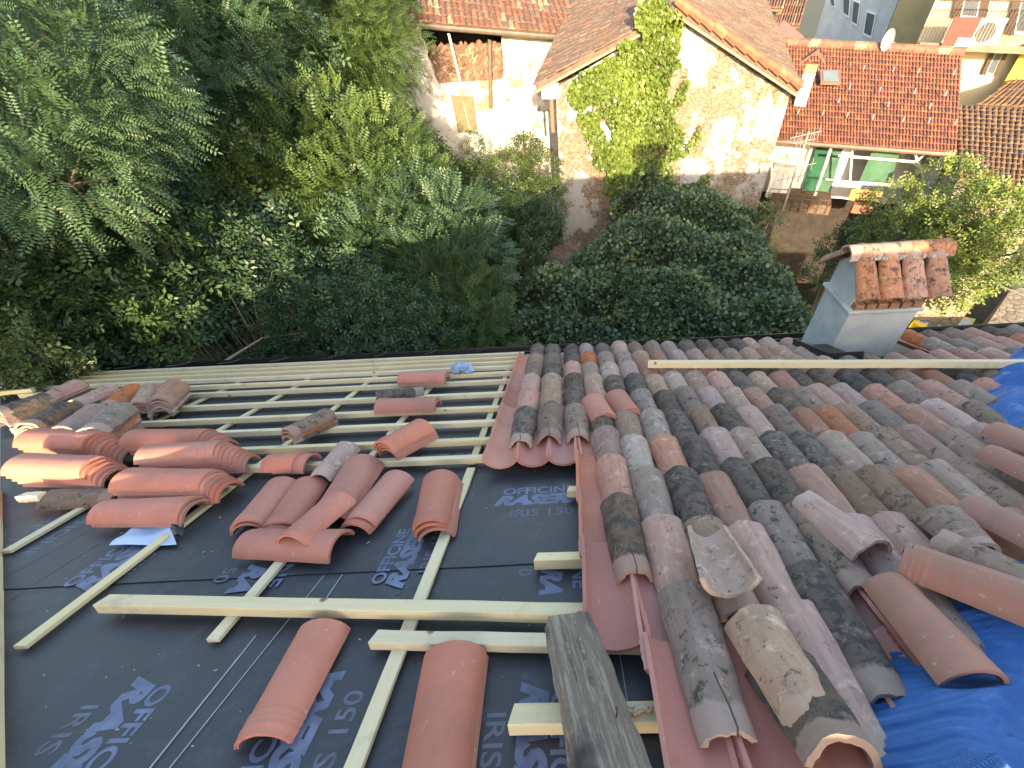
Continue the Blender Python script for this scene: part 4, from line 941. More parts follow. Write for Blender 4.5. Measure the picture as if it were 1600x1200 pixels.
an = thing('dish_antenna', 'satellite dish with aerial on the red roof ridge', 'antenna', Rf(1378, 85, DR + 4.3)); c = Rf(1386, 62, DR + 4.2)
dv = []; m_ = 18
for k in range(3):
    for i in range(m_): a = 2 * math.pi * i / m_; r_ = (0.02, .16, .27)[k]; dv.append(c + rt(AR) * (r_ * math.cos(a) * .6) + np.array([0, 0, r_ * math.sin(a)]) - nrm(AR) * (.16 * r_ ** 2 * 4) + rt(AR) * .10 * r_)
obj('dish', MB().add(dv, [(k * m_ + i, k * m_ + (i + 1) % m_, (k + 1) * m_ + (i + 1) % m_, (k + 1) * m_ + i) for k in range(2) for i in range(m_)]), DW2, an, smooth=True)
obj('mast', MB().tube([Rf(1372, 92, DR + 4.3), Rf(1378, 60, DR + 4.3)], .03, 6).tube([Rf(1378, 72, DR + 4.3), Rf(1398, 66, DR + 4.1)], .02, 5), DW2, an)
# TV aerial in front of the terrace
ap0, ap1 = Rf(1219, 340, DR - 2), Rf(1264, 205, DR - 2)
at_ = thing('tv_aerial', 'tall thin television aerial pole leaning before the terrace', 'antenna', ap0)
obj('mast', MB().tube([ap0, ap1], .03, 6), simple('pole_wood', (.40, .32, .24), .6, 8, .3, .1), at_)
el = MB()
for t, w in ((.97, .35), (.90, .25), (.62, .5), (.50, .35)):
    p = ap0 + (ap1 - ap0) * t; d = rt(AR) * .9 + np.array([0, 0, .25]); el.tube([p - d * w * 1.3, p + d * w], .012, 5)
    for s in (-.9, -.45, 0, .4, .8): q_ = p + d * w * s; el.tube([q_ - nrm(AR) * .15 - [0, 0, .10], q_ + nrm(AR) * .15 + [0, 0, .1]], .008, 4)
obj('elements', el, DW2, at_)
# cable
cb = MB(); ps = [onv(*p, 24, d) for p, d in (((1176, 308), 14), ((1230, 352), 13), ((1292, 405), 12), ((1380, 440), 11), ((1470, 405), 10.6), ((1560, 445), 10), ((1640, 480), 9.5))]
tag(obj('cable', cb.tube(ps, .012, 5), DW2), 'thin pale cable sagging from the stone house past the chimney', 'cable')
# --- brown roof house on the right, lean-to and its roof
AB, DB = 30, 15.5
Bf = lambda px, py, d=DB: onv(px, py, AB, d)
bh = thing('brown_roofed_house', 'low house with brown tiled roof at the right edge', 'house', Bf(1560, 290) * [1, 1, 0])
e0b, e1b = Bf(1488, 250, DB), Bf(1660, 300, DB); r0b, r1b = Bf(1494, 166, DB + 4), Bf(1690, 176, DB + 4); e0b = Bf(1497, 282, DB)
tiled(e0b, e1b, r0b, r1b, 20, 16, RT_BRN, bh, r=.05, jag=.01)
obj('wall', MB().prism([wz(e0b, -.4), wz(e1b, -.4), e1b + [0, 0, -.1], e0b + [0, 0, -.1]], nrm(AB) * .3), STONE, bh); obj('wall', MB().prism([wz(e0b, -.4), e0b + [0, 0, -.1], wz(r0b, e0b[2]), wz(r0b, -.4)], rt(AB) * .3), GWALL, bh)
bh2 = thing('ribbed_roof_house', 'house with steep ribbed brown roof behind the brown roofed one', 'house', Bf(1580, 150, DB + 6) * [1, 1, 0])
p0, p1, p2, p3 = Bf(1526, 164, DB + 5.5), Bf(1680, 172, DB + 5.5), Bf(1600, 112, DB + 9), Bf(1700, 100, DB + 9)
tiled(p0, p1, p2, p3, 16, 5, RT_BRN, bh2, r=.06); obj('wall', MB().prism([wz(p0, -.4), wz(p1, -.4), p1 + [0, 0, -.1], p0 + [0, 0, -.1]], nrm(AB) * .3), WWALL, bh2)
# --- far street buildings
def facade(name, label, pxs, az, d, mat, th=3.0, roofpx=None):
    P_ = [onv(*p, az, d) for p in pxs]; t = thing(name, label, 'building', P_[0] * [1, 1, 0]); top = [P_[0], P_[1]]; bot = [wz(P_[1], -.4), wz(P_[0], -.4)]
    obj('wall', MB().prism(top + bot, nrm(az) * th), mat, t); return t
CREAM = simple('cream_plaster', (.46, .42, .29), .85, 2, .15, .1); YELP = simple('ochre_plaster', (.46, .38, .20), .85, 2, .2, .1); WHB = simple('cool_white_plaster', (.52, .53, .54), .85, 2, .2, .1); YEL2 = simple('yellow_plaster', (.42, .31, .05), .85, 2, .15, .1)
SHB = simple('brown_shutter', (.06, .035, .025), .7, 10, .3, .2); GLS = simple('window_glass', (.10, .12, .14), .12, 3, .2, 0)
def window(t, pxs, az, d, open_=True, shutters=True):
    A_, B_, C_, D_ = [onv(*p, az, d - .03) for p in pxs]; n = nrm(az); w = np.linalg.norm(B_ - A_)
    fr = obj('window', MB().prism([A_, B_, C_, D_], -n * .05), WHITEP, t)
    s = lambda P_, k: P_ + ((A_ + B_ + C_ + D_) / 4 - P_) * k - n * .052
    obj('pane', MB().prism([s(A_, .18), s(B_, .18), s(C_, .18), s(D_, .18)], -n * .008), GLS, fr)
    if shutters:
        for P0, P1, sg in ((A_, D_, -1), (B_, C_, 1)):
            u = (B_ - A_) * .55 * sg; obj('shutter', MB().prism([P0, P0 + u, P1 + u, P1], -n * .07), SHB, t)
# big cream building right with balcony
AC, DC = 34, 24
cbd = facade('cream_building', 'tall cream apartment building with balcony, laundry and air conditioner', [(1532, -160), (1760, -160)], AC, DC, CREAM, 6)
for p in ([(1512, -25), (1537, -22), (1527, 30), (1500, 28)], [(1600, -20), (1625, -18), (1608, 56), (1584, 54)]): window(cbd, p, AC, DC)
window(cbd, [(1556, 80), (1569, 80), (1552, 118), (1540, 116)], AC, DC)
Cf = lambda px, py, d=DC: onv(px, py, AC, d)
obj('balcony_slab', MB().prism([Cf(1438, 66, DC - .9), Cf(1680, 76, DC - .9), Cf(1680, 76, DC), Cf(1438, 66, DC)], (0, 0, -.18)), simple('slab_grey', (.18, .15, .11), .8, 6, .3, .2), cbd)
br_ = MB(); 
for i in range(46):
    t = i / 45; p = Cf(1440, 62, DC - .88) * (1 - t) + Cf(1680, 72, DC - .88) * t; br_.tube([p, p + [0, 0, .95]], .012, 4)
br_.tube([Cf(1440, 62, DC - .88) + [0, 0, .95], Cf(1680, 72, DC - .88) + [0, 0, .95]], .02, 5); obj('railing', br_, simple('rust_rail', (.09, .06, .04), .6, 8, .3, .1), cbd)
cloth = MB().cbox(Cf(1502, 50, DC - 1.0), .75, .04, .7, AC); tag(obj('red_towel', cloth, simple('red_cloth', (.40, .05, .04), .8, 10, .2, .3, .02)), 'red towel hung over the balcony railing', 'towel')
cloth = MB().cbox(Cf(1508, 66, DC - 1.02), .5, .03, .2, AC); tag(obj('white_cloth', cloth, WHITEP), 'white cloth hanging below the red towel on the balcony', 'cloth')
ac = thing('air_conditioner', 'white air conditioner unit standing on the balcony', 'air conditioner', Cf(1540, 52, DC - .5)); obj('case', MB().cbox(Cf(1540, 50, DC - .55), .85, .35, .65, AC), WHITEP, ac, bevel=.03); c = Cf(1540, 50, DC - .55) - nrm(AC) * .18
obj('fan', MB().tube([c, c - nrm(AC) * .02], .25, 16), simple('fan_grey', (.15, .15, .15), .5, 10, .2, 0), ac)
yb = facade('yellow_building', 'bright yellow building corner behind the ribbed roof', [(1603, 70), (1760, 60)], AC, DC - .4, YEL2, 1.2)
ob_ = facade('ochre_building', 'shaded ochre building beside the street corner', [(1456, -130), (1580, -130)], 38, 30, YELP, 8)
wb = facade('grey_white_building', 'grey-white street house with dark narrow shuttered windows', [(1352, -205), (1474, -180)], 62, 30, WHB, 5)
for (a, b, c_, d_) in ([(1296, -12), (1304, -8), (1306, 12), (1300, 9)], [(1318, -10), (1330, -6), (1327, 28), (1318, 22)], [(1334, -2), (1345, 2), (1340, 42), (1331, 36)], [(1355, 15), (1370, 20), (1362, 60), (1349, 54)]): window(wb, [a, b, c_, d_], 62, 30, shutters=False); 
sm = facade('small_white_house', 'small white house with ribbed brown roof beyond the gable', [(1168, 17), (1212, 19)], 22, 27, WHITEP, 4)
q0, q1 = onv(1160, 12, 22, 26.4), onv(1224, 13, 22, 26.4); tiled(q0, q1, q0 + nrm(22) * 4 + [0, 0, 1.0], q1 + nrm(22) * 4 + [0, 0, 1.0], 14, 5, RT_OLD, sm, r=.09)
obj('downpipe', MB().tube([onv(1211, 18, 22, 26.8), onv(1200, 66, 22, 26.8)], .06, 6), GREYM, sm)
sm2 = facade('low_annex', 'low cream annex with ribbed roof beside the small white house', [(1211, 38), (1243, 40)], 24, 26, CREAM, 3)
q0, q1 = onv(1208, 38, 24, 25.6), onv(1250, 39, 24, 25.6); tiled(q0, q1, q0 + nrm(24) * 3 + [0, 0, .9], q1 + nrm(24) * 3 + [0, 0, .9], 10, 4, RT_OLD, sm2, r=.09)
um = MB(); c = onv(1218, 58, 23, 24.6); um.add([c + [0, 0, .5]] + [c + [1.0 * math.cos(a), 1.0 * math.sin(a), 0] for a in np.linspace(0, 5.5, 8)], [(0, i, i % 8 + 1) for i in range(1, 9)])
tag(obj('parasol', um, simple('parasol_brown', (.20, .10, .09), .8, 6, .2, .1)), 'dark brown parasol in front of the low annex', 'parasol')
# --- garden things at the right
sw = MB(); a_, b_ = onz(1535, 520, .8), onz(1640, 500, .8)
nst = 24
o = obj('stone_wall', MB().prism([onz(1520, 540, 1.6), onz(1580, 452, 1.6), onz(1700, 440, 1.6), onz(1700, 560, 1.6)], (0, 0, -2)), STONE); tag(o, 'rough stone wall beyond the right end of the eave', 'wall')
def yellow():
    c = onz(1455, 505, .9); t = thing('yellow_crates', 'two yellow printed cartons side by side in the yard', 'cartons', c); Y = simple('yellow_print', (.80, .56, .02), .5, 6, .12, .05); GR = simple('grey_print', (.16, .17, .18), .4, 10, .3, 0); WT = simple('pale_print', (.6, .6, .55), .5, 10, .2, 0)
    A_, B_, C_, D_ = onz(1425, 504, 1.0), onz(1463, 520, 1.0), onz(1484, 488, 1.0), onz(1443, 480, 1.0)
    L_ = lambda s, t_, h=0: (A_ * (1 - s) + B_ * s) * (1 - t_) + (D_ * (1 - s) + C_ * s) * t_ + np.array([0, 0, h])
    def pnl(s0, s1, t0, t1, h, th, m, nm, par=t): return obj(nm, MB().prism([L_(s0, t0, h), L_(s1, t0, h), L_(s1, t1, h), L_(s0, t1, h)], (0, 0, -th)), m, par)
    b1 = pnl(0, 1, 0, 1, 0, .5, Y, 'carton'); b2 = pnl(1.05, 2.0, .1, 1.0, -.05, .5, Y, 'carton')
    pnl(.15, .5, .12, .72, .006, .004, WT, 'panel'); pnl(.55, .9, .12, .72, .006, .004, GR, 'panel'); pnl(1.45, 1.9, .5, .9, -.044, .004, WT, 'panel')
    for k in range(4): pnl(.2, .45, .2 + k * .12, .25 + k * .12, .010, .003, GR, 'printed_line'); pnl(1.12, 1.4, .25 + k * .15, .3 + k * .15, -.044, .003, WT, 'printed_line')
yellow()
bn = thing('wheelie_bin', 'dark bin with blue lid at the right edge of the garden', 'bin', onz(1592, 440, .3)); c = onz(1596, 425, .8); obj('body', MB().cbox(c, .55, .6, 1.0, 30), simple('bin_dark', (.03, .05, .035), .5, 6, .2, 0), bn, bevel=.03); obj('lid', MB().cbox(c + [0, 0, .54], .6, .65, .08, 30), simple('bin_blue', (.03, .22, .55), .4, 6, .2, 0), bn, bevel=.02)
# dark shed space under the terrace, red pot
tag(obj('red_planter', MB().cbox(Rf(1346, 325, DR + .2), .55, .3, .25, AR), simple('red_pot', (.45, .09, .05), .6, 6, .2, .1)), 'red planter box at the foot of the terrace frame', 'planter')
tag(obj('rush_mat', MB().cbox(Rf(1352, 305, DR + .3), .9, .05, .3, AR), simple('mat_orange', (.35, .19, .07), .8, 30, .4, .3)), 'orange rolled rush mat under the terrace frame', 'mat')
# ---------------------------------------------------------------- vegetation
def leaf_quad(L, w, fold=.25):
    return np.array([(0, 0, 0), (w / 2, L * .45, fold * w), (0, L, 0), (-w / 2, L * .45, fold * w)]), [(0, 1, 2, 3)]
def tpl_frond(n=7, L=.36, ll=.075, lw=.032, droop=.15):
    vs = []; f = []
    for i in range(n):
        y = L * (i + 1) / (n + .5); z = -droop * (y / L) ** 2 * L
        for s in (-1, 1):
            k = len(vs); a = .25
            d = np.array([s * math.cos(a), math.sin(a), -.15]); p = np.array([0, y, z]); q = np.array([-d[1], d[0], 0]) * lw / 2
            vs += [p, p + d * ll * .45 + q, p + d * ll, p + d * ll * .45 - q]; f.append((k, k + 1, k + 2, k + 3))
    k = len(vs); p = np.array([0, L, -droop * L]); vs += [p, p + [lw / 2, ll * .5, 0], p + [0, ll, -.01], p + [-lw / 2, ll * .5, 0]]; f.append((k, k + 1, k + 2, k + 3))
    return np.array(vs), f
def tpl_twig(n=6, L=.25, ll=.10, lw=.055, seed=1):
    r = random.Random(seed); vs = []; f = []
    for i in range(n):
        y = L * (i + .5) / n; s = (-1) ** i; k = len(vs); a = r.uniform(.1, .9); d = np.array([s * math.cos(a), math.sin(a), r.uniform(-.35, .3)]); q = np.cross(d, [r.uniform(-.4, .4), 0, 1]); q = q / np.linalg.norm(q) * lw / 2; p = np.array([0, y, 0])
        vs += [p, p + d * ll * .5 + q, p + d * ll, p + d * ll * .5 - q]; f.append((k, k + 1, k + 2, k + 3))
    return np.array(vs), f
def frames(dirs, up_j=.5):
    n = len(dirs); d = dirs / np.linalg.norm(dirs, axis=1, keepdims=True); up = np.tile([0, 0, 1.], (n, 1)) + rng.normal(0, up_j, (n, 3)); x = np.cross(d, up); x /= np.linalg.norm(x, axis=1, keepdims=True) + 1e-9; z = np.cross(x, d); return np.stack([x, d, z], 2)
def scatter(tpl, pos, dirs, scale, up_j=.5, rv=None):
    T_, F_ = tpl; n = len(pos); R3 = frames(dirs, up_j) * scale[:, None, None]
    V = np.einsum('nij,kj->nki', R3, T_) + pos[:, None, :]; k = len(T_)
    Fm = np.array(F_)[None] + (np.arange(n) * k)[:, None, None]
    a = np.repeat(rng.random(n) if rv is None else rv, k); a = np.clip(a + rng.normal(0, .10, len(a)), 0, 1)
    return V.reshape(-1, 3), Fm.reshape(-1, 4), a
def fast_obj(name, V, Fc, A, mat, parent=None, org=None):
    me = bpy.data.meshes.new(name); org = V.mean(0) if org is None else np.asarray(org, float); V = V - org
    me.vertices.add(len(V)); me.vertices.foreach_set('co', V.astype(np.float32).ravel()); nf = len(Fc); me.loops.add(nf * 4); me.polygons.add(nf)
    me.loops.foreach_set('vertex_index', Fc.astype(np.int32).ravel()); me.polygons.foreach_set('loop_start', np.arange(0, nf * 4, 4, dtype=np.int32)); me.polygons.foreach_set('loop_total', np.full(nf, 4, dtype=np.int32))
    me.update(calc_edges=True); at = me.attributes.new('rnd', 'FLOAT', 'POINT'); at.data.foreach_set('value', A.astype(np.float32)); me.materials.append(mat)
    o = bpy.data.objects.new(name, me); C.objects.link(o); o['_loc'] = [float(q_) for q_ in org]
    if parent is not None: o.parent = parent; o.location = org - absloc(parent)
    else: o.location = org
    return o
def nz3(P, s, seed):
    r = np.random.default_rng(seed); out = np.zeros(len(P))
    for k in range(5):
        w = r.normal(0, 1, 3) * s * (1 + k * .6); out += np.sin(P @ w + r.uniform(0, 6.28)) / (1 + .5 * k)
    return out
def tree(name, label, cat, base, lobes, mat, tpl, dens, sc, seed=0, group=None, gap=-.9, trunk_r=.12, droop=-.1, toward=.35):
    """lobes: list of (center, radii). Leaf sprays fill the shell of each lobe"""
    t = thing(name, label, cat, base, group); r = np.random.default_rng(seed); allP = []; allD = []; AV = []
    for c, rad in lobes:
        c = np.array(c, float); rad = np.array(rad, float); area = 4 * math.pi * ((rad[0] * rad[1]) ** 1.6 + (rad[0] * rad[2]) ** 1.6 + (rad[1] * rad[2]) ** 1.6) ** (1 / 1.6) / 3 ** (1 / 1.6)
        n = int(area * dens); d = r.normal(size=(n, 3)); d /= np.linalg.norm(d, axis=1, keepdims=True)
        # knobbly outline
        k = 1 + .16 * nz3(d, 3.0, seed + 11) / 1.6; rr_ = (r.random(n) ** .45) * .5 + .55
        P = c + d * rad * (k * rr_)[:, None]
        keep = (nz3(P, 1.6 / max(.5, rad.mean()) * 1.2, seed + 3) > gap) & (P[:, 2] > .1); P = P[keep]; D = (d / rad)[keep]; D /= np.linalg.norm(D, axis=1, keepdims=True)
        D = D + r.normal(0, .45, D.shape) + [0, 0, droop]; allP.append(P); allD.append(D); AV.append(np.clip(.35 + .22 * nz3(P, 1.1, seed + 5) + .12 * (rr_[keep] - .8) / .2, 0, 1))
    P = np.vstack(allP); D = np.vstack(allD); rv = np.concatenate(AV)
    V, F_, A_ = scatter(tpl, P, D, sc * r.uniform(.7, 1.25, len(P)), .5, rv)
    fast_obj('crown', V, F_, A_, mat, t, org=np.asarray(base, float))
    tb = MB(); b0 = np.array(base, float); top = np.mean([np.array(c) for c, _ in lobes], 0)
    m1 = b0 + (top - b0) * .45 + np.array([.1, .05, 0]); tb.tube([b0, b0 * .5 + m1 * .5 + [.06, -.05, 0], m1, top], [trunk_r, trunk_r * .85, trunk_r * .7, trunk_r * .35], 8)
    for c, rad in lobes:
        c = np.array(c, float); s_ = m1 + (top - m1) * r.uniform(0, .7); tb.tube([s_, (s_ + c) / 2 + [0, 0, .15], c + np.array(rad) * r.uniform(-.3, .5, 3)], [trunk_r * .5, trunk_r * .32, trunk_r * .1], 6)
        for q_ in range(3): e = c + np.array(rad) * r.uniform(-.8, .8, 3); tb.tube([c, e], [trunk_r * .18, trunk_r * .05], 5)
    obj('trunk', tb, BARK, t); return t
FR = tpl_frond(); FR2 = tpl_frond(6, .42, .11, .05); TW = tpl_twig(); TW2 = tpl_twig(7, .3, .13, .06, 4)
def at(px, py, d): return O3 + ray(px, py) * d
def L(px, py, d, r, rz=None, ry=None): return (at(px, py, d), (r, ry or r, rz or r * .8))
def gbase(px, py, d): p = at(px, py, d); return np.array([p[0], p[1], .05])
GRP = 'trees of the overgrown garden'
TR = [
 ('robinia_tree', 'feathery robinia with sunlit sprays closest to the top left corner', (60, 150, 8.5), [L(40, 90, 8.8, 1.15), L(150, 150, 8.6, .85), L(50, 220, 8.2, .9), L(110, 290, 7.8, .6)], LF_BLUE, FR, 62, 1.05),  # bluish leaf colour stands in for the shade on this crown
 ('robinia_tree', 'dark feathery robinia at the top between the left edge and centre trees', (230, 60, 13), [L(200, 30, 14, 2.0), L(300, 90, 13, 1.6), L(230, 170, 12.5, 1.5), L(330, 10, 14.5, 1.8)], LF_BLUE, FR, 52, 1.25),
 ('robinia_tree', 'tall robinia whose crown touches the tiles of the white house', (470, 60, 16), [L(430, 30, 16.5, 2.0), L(520, 60, 16.5, 1.9), L(552, 10, 17, 1.0), L(545, 130, 16, 1.15), L(480, 150, 15.5, 1.6)], LF_ROB, FR, 52, 1.3),
 ('leafy_tree', 'broad tree with shaded top filling the area left of the white wall', (380, 130, 14), [L(380, 110, 14.5, 1.8), L(420, 200, 14, 1.5), L(330, 200, 13.5, 1.5)], LF_BLUE, TW2, 60, 1.25),
 ('robinia_tree', 'bright sunlit robinia in the middle of the garden', (560, 270, 11.5), [L(500, 235, 12.2, 1.3), L(590, 250, 12.2, 1.1), L(630, 285, 11.8, .9), L(540, 310, 11, 1.1), L(450, 290, 11.5, 1.2)], LF_ROB, FR2, 55, 1.0),
 ('leafy_tree', 'olive leafed bush against the white wall below the shutters', (660, 200, 15), [L(640, 235, 15.5, .9), L(690, 285, 14.5, .9), L(612, 190, 16, .45), L(722, 290, 14, .6)], LF_OLIVE, TW, 75, 1.1),
 ('leafy_shrub', 'small upright shrub in front of the white wall right of the shutters', (745, 235, 16), [L(745, 242, 16.5, .28, .6), L(742, 270, 16, .45)], LF_OLIVE, TW, 95, .85),
 ('leafy_tree', 'grey-green bush standing in the corner of the two houses', (815, 270, 14.5), [L(825, 235, 15.5, .45), L(795, 280, 15, .8), L(845, 265, 15, .6), L(800, 335, 14, 1.1), L(850, 310, 14.3, .7)], LF_OLIVE, TW, 80, 1.0),
 ('leafy_tree', 'dim olive bush left of the ivy shed', (800, 400, 12.5), [L(780, 370, 12.5, 1.2), L(830, 360, 13, .8), L(810, 430, 11.5, .9)], LF_DARK, TW, 75, 1.0),
 ('leafy_tree', 'half lit broadleaf tree in the left middle of the garden', (300, 290, 11.5), [L(280, 270, 12, 1.5), L(360, 310, 11.5, 1.2), L(230, 330, 11, 1.2), L(400, 360, 11, 1.1)], LF_OLIVE, TW2, 62, 1.05),
 ('robinia_tree', 'shaded feathery robinia right of the garden centre', (680, 370, 10.5), [L(640, 340, 10.8, 1.0), L(710, 350, 10.8, .9), L(740, 410, 10, .75), L(670, 420, 9.8, .9), L(590, 390, 10.3, 1.0)], LF_BLUE, FR2, 58, .95),
 ('leafy_tree', 'dark shaded tree filling the left edge below the sunlit sprays', (100, 370, 9.5), [L(60, 360, 9.5, 1.3), L(150, 400, 9.2, 1.2), L(170, 320, 10, 1.2), L(20, 440, 8.7, 1.0)], LF_DARK, TW2, 62, 1.0),
 ('leafy_tree', 'dark broadleaf bush below the half lit tree', (320, 430, 9.5), [L(290, 420, 9.6, 1.2), L(380, 440, 9.3, 1.0), L(230, 460, 9, 1.0), L(460, 400, 10, 1.1)], LF_BLUE, TW2, 62, .95),
 ('leafy_shrub', 'olive leafy shrub rising at the lower left just past the gutter', (30, 545, 7.4), [L(25, 545, 7.4, .4), L(70, 568, 7.2, .3), L(-20, 560, 7.4, .45)], LF_OLIVE, TW2, 90, .6),
 ('leafy_shrub', 'dark shrub just past the gutter', (150, 520, 8), [L(130, 500, 8.1, .8), L(200, 520, 8.1, .8), L(90, 470, 8.4, .8)], LF_DARK, TW2, 75, .85),
 ('leafy_shrub', 'small leaved shrub past the gutter near the middle of the left half', (450, 510, 8.5), [L(430, 490, 8.6, .9), L(490, 520, 8.2, .7), L(530, 470, 9, .9)], LF_BLUE, TW2, 75, .8),
 ('leafy_shrub', 'glossy leaved shrub beyond the gutter under the shaded robinia', (620, 520, 8.6), [L(600, 500, 8.7, .8), L(660, 520, 8.5, .7), L(560, 530, 8.3, .6)], LF_BLUE, TW, 85, .95),
 ('leafy_shrub', 'feathery low shrub at the gutter beside the ivy shed', (740, 500, 9), [L(730, 480, 9.2, .8), L(760, 520, 8.8, .7), L(700, 450, 9.4, .7)], LF_ROB, FR2, 60, .8),
 ('tall_tree', 'tall background tree closing the view above the left corner', (100, -60, 20), [L(0, -40, 19, 3.0), L(140, -30, 20, 3.0), L(30, 60, 18, 2.5), L(260, -40, 20, 2.6)], LF_DARK, TW2, 40, 1.9),
 ('tall_tree', 'tall background tree closing the view above the garden centre', (400, -60, 22), [L(380, -60, 22, 3.0), L(500, -50, 22, 2.8), L(320, 30, 20, 2.6), L(450, 90, 19, 2.3)], LF_DARK, TW2, 40, 1.9),
]
for i, (nm, lb, bs, lobes, mt, tp, dn, sc) in enumerate(TR):
    dn, sc = (dn * 2.0, sc * .68) if i < 3 else (dn * 1.6, sc * .78)
    tree(nm, lb, 'shrub' if 'shrub' in nm else 'tree', gbase(*bs), lobes, mt, tp, dn, sc, seed=i * 5 + 2, group=GRP, trunk_r=.05 if 'shrub' in nm else .12)
tree('leafy_tree', 'sunlit light green tree in the yard behind the tiled chimney', 'tree', gbase(1470, 420, 12), [L(1400, 345, 12.6, .75), L(1470, 300, 13, .65), L(1440, 385, 12, .9), L(1510, 350, 12.3, .8), L(1490, 420, 11.6, .75), L(1560, 395, 11.5, .6), L(1550, 330, 12, .45), L(1375, 365, 12.5, .45)], LF_YEL, TW, 120, .72, seed=77, gap=-1.0)
tree('leafy_shrub', 'pale climbing shrub at the right corner of the stone house', 'shrub', gbase(1200, 400, 13), [L(1202, 345, 13.2, .38, .5), L(1190, 385, 12.8, .4), L(1215, 325, 13.4, .25)], LF_YEL, TW, 95, .6, seed=78)
tree('leafy_shrub', 'dark shrub in the shadow under the terrace', 'shrub', gbase(1300, 390, 13.5), [L(1315, 385, 13.2, .45), L(1290, 420, 12.5, .45), L(1345, 365, 13.5, .4)], LF_DARK, TW, 110, .7, seed=79)
tree('leafy_shrub', 'bright yellow-green shrub between ivy shed and chimney', 'shrub', gbase(1250, 520, 9.5), [L(1247, 505, 9.6, .38), L(1240, 535, 9.3, .35)], LF_YEL, TW, 120, .5, seed=80)
tree('leafy_shrub', 'weedy patch of shrub beside the yellow cartons', 'shrub', gbase(1400, 520, 9.8), [L(1400, 520, 9.8, .22, .15), L(1375, 540, 9.4, .2)], LF_YEL, TW, 110, .5, seed=81)
n = 1500; P = np.stack([rng.uniform(6.2, 10, n), rng.uniform(7.5, 13.2, n), rng.uniform(.3, 1.0, n)], 1); D = rng.normal(0, .5, (n, 3)) + [0, 0, .6]
V, F_, A_ = scatter(TW, P, D, rng.uniform(.7, 1.3, n)); tag(fast_obj('yard_weeds', V, F_, A_, LF_DARK), 'weeds overgrowing the yard below the terrace', kind='stuff')
# undergrowth over the garden floor
n = 9000; P = np.stack([rng.uniform(-22, 7, n), rng.uniform(6.2, 22, n), rng.uniform(.1, 1.3, n)], 1); D = rng.normal(0, .5, (n, 3)) + [0, 0, .6]
V, F_, A_ = scatter(TW2, P, D, rng.uniform(1.0, 2.0, n)); tag(fast_obj('undergrowth', V, F_, A_, LF_DARK), 'dark undergrowth covering the garden floor', kind='stuff')
sm_ = MB(); r_ = random.Random(4)
for i in range(110):
    px = r_.uniform(180, 560); p = at(px, r_.uniform(520, 600), 8.3 + r_.uniform(-.6, .6)); q_ = at(px + r_.uniform(-70, 70), r_.uniform(420, 520), 8.8); m = (p + q_) / 2 + [r_.uniform(-.2, .2), 0, .2]
    p = p * [1, 1, 0] + [0, 0, .3]; sm_.tube([p, m, q_], [.014, .010, .004], 4)
tag(obj('bare_stems', sm_, simple('dry_stem', (.16, .13, .09), .9, 10, .3, .2)), 'tangle of thin dry stems past the gutter', kind='stuff')
for px0, py0, px1, py1, lb in ((640, 575, 570, 520, 'straight pale dead branch leaning past the gutter'), (350, 565, 470, 520, 'long arched dead branch near the bare stems')):
    tag(obj('dead_branch', MB().tube([at(px0, py0, 8), at((px0 + px1) / 2, min(py0, py1) + 8, 8.1), at(px1, py1, 8.2)], [.022, .018, .008], 5), simple('dead_wood', (.34, .29, .22), .9, 10, .3, .2)), lb, 'branch')
nb = thing('shade_house', 'unseen house block added behind the viewer to shade the left garden', 'house', (-9, -6, 0))  # unseen block added and shaped to throw shade over the left trees
obj('wall', MB().box((-14, -9, -.4), (9.0, 0, 0), (0, 6, 0), (0, 0, 9.3)), WWALL, nb)
obj('roof', MB().prism([(-14.3, -9.3, 8.85), (-4.6, -9.3, 8.85), (-5.0, -9.3, 9.2), (-5.0, -9.3, 13.6), (-10, -9.3, 14.6), (-14.3, -9.3, 13)], (0, 6.6, 0)), RT_BRN, nb, attr=True)
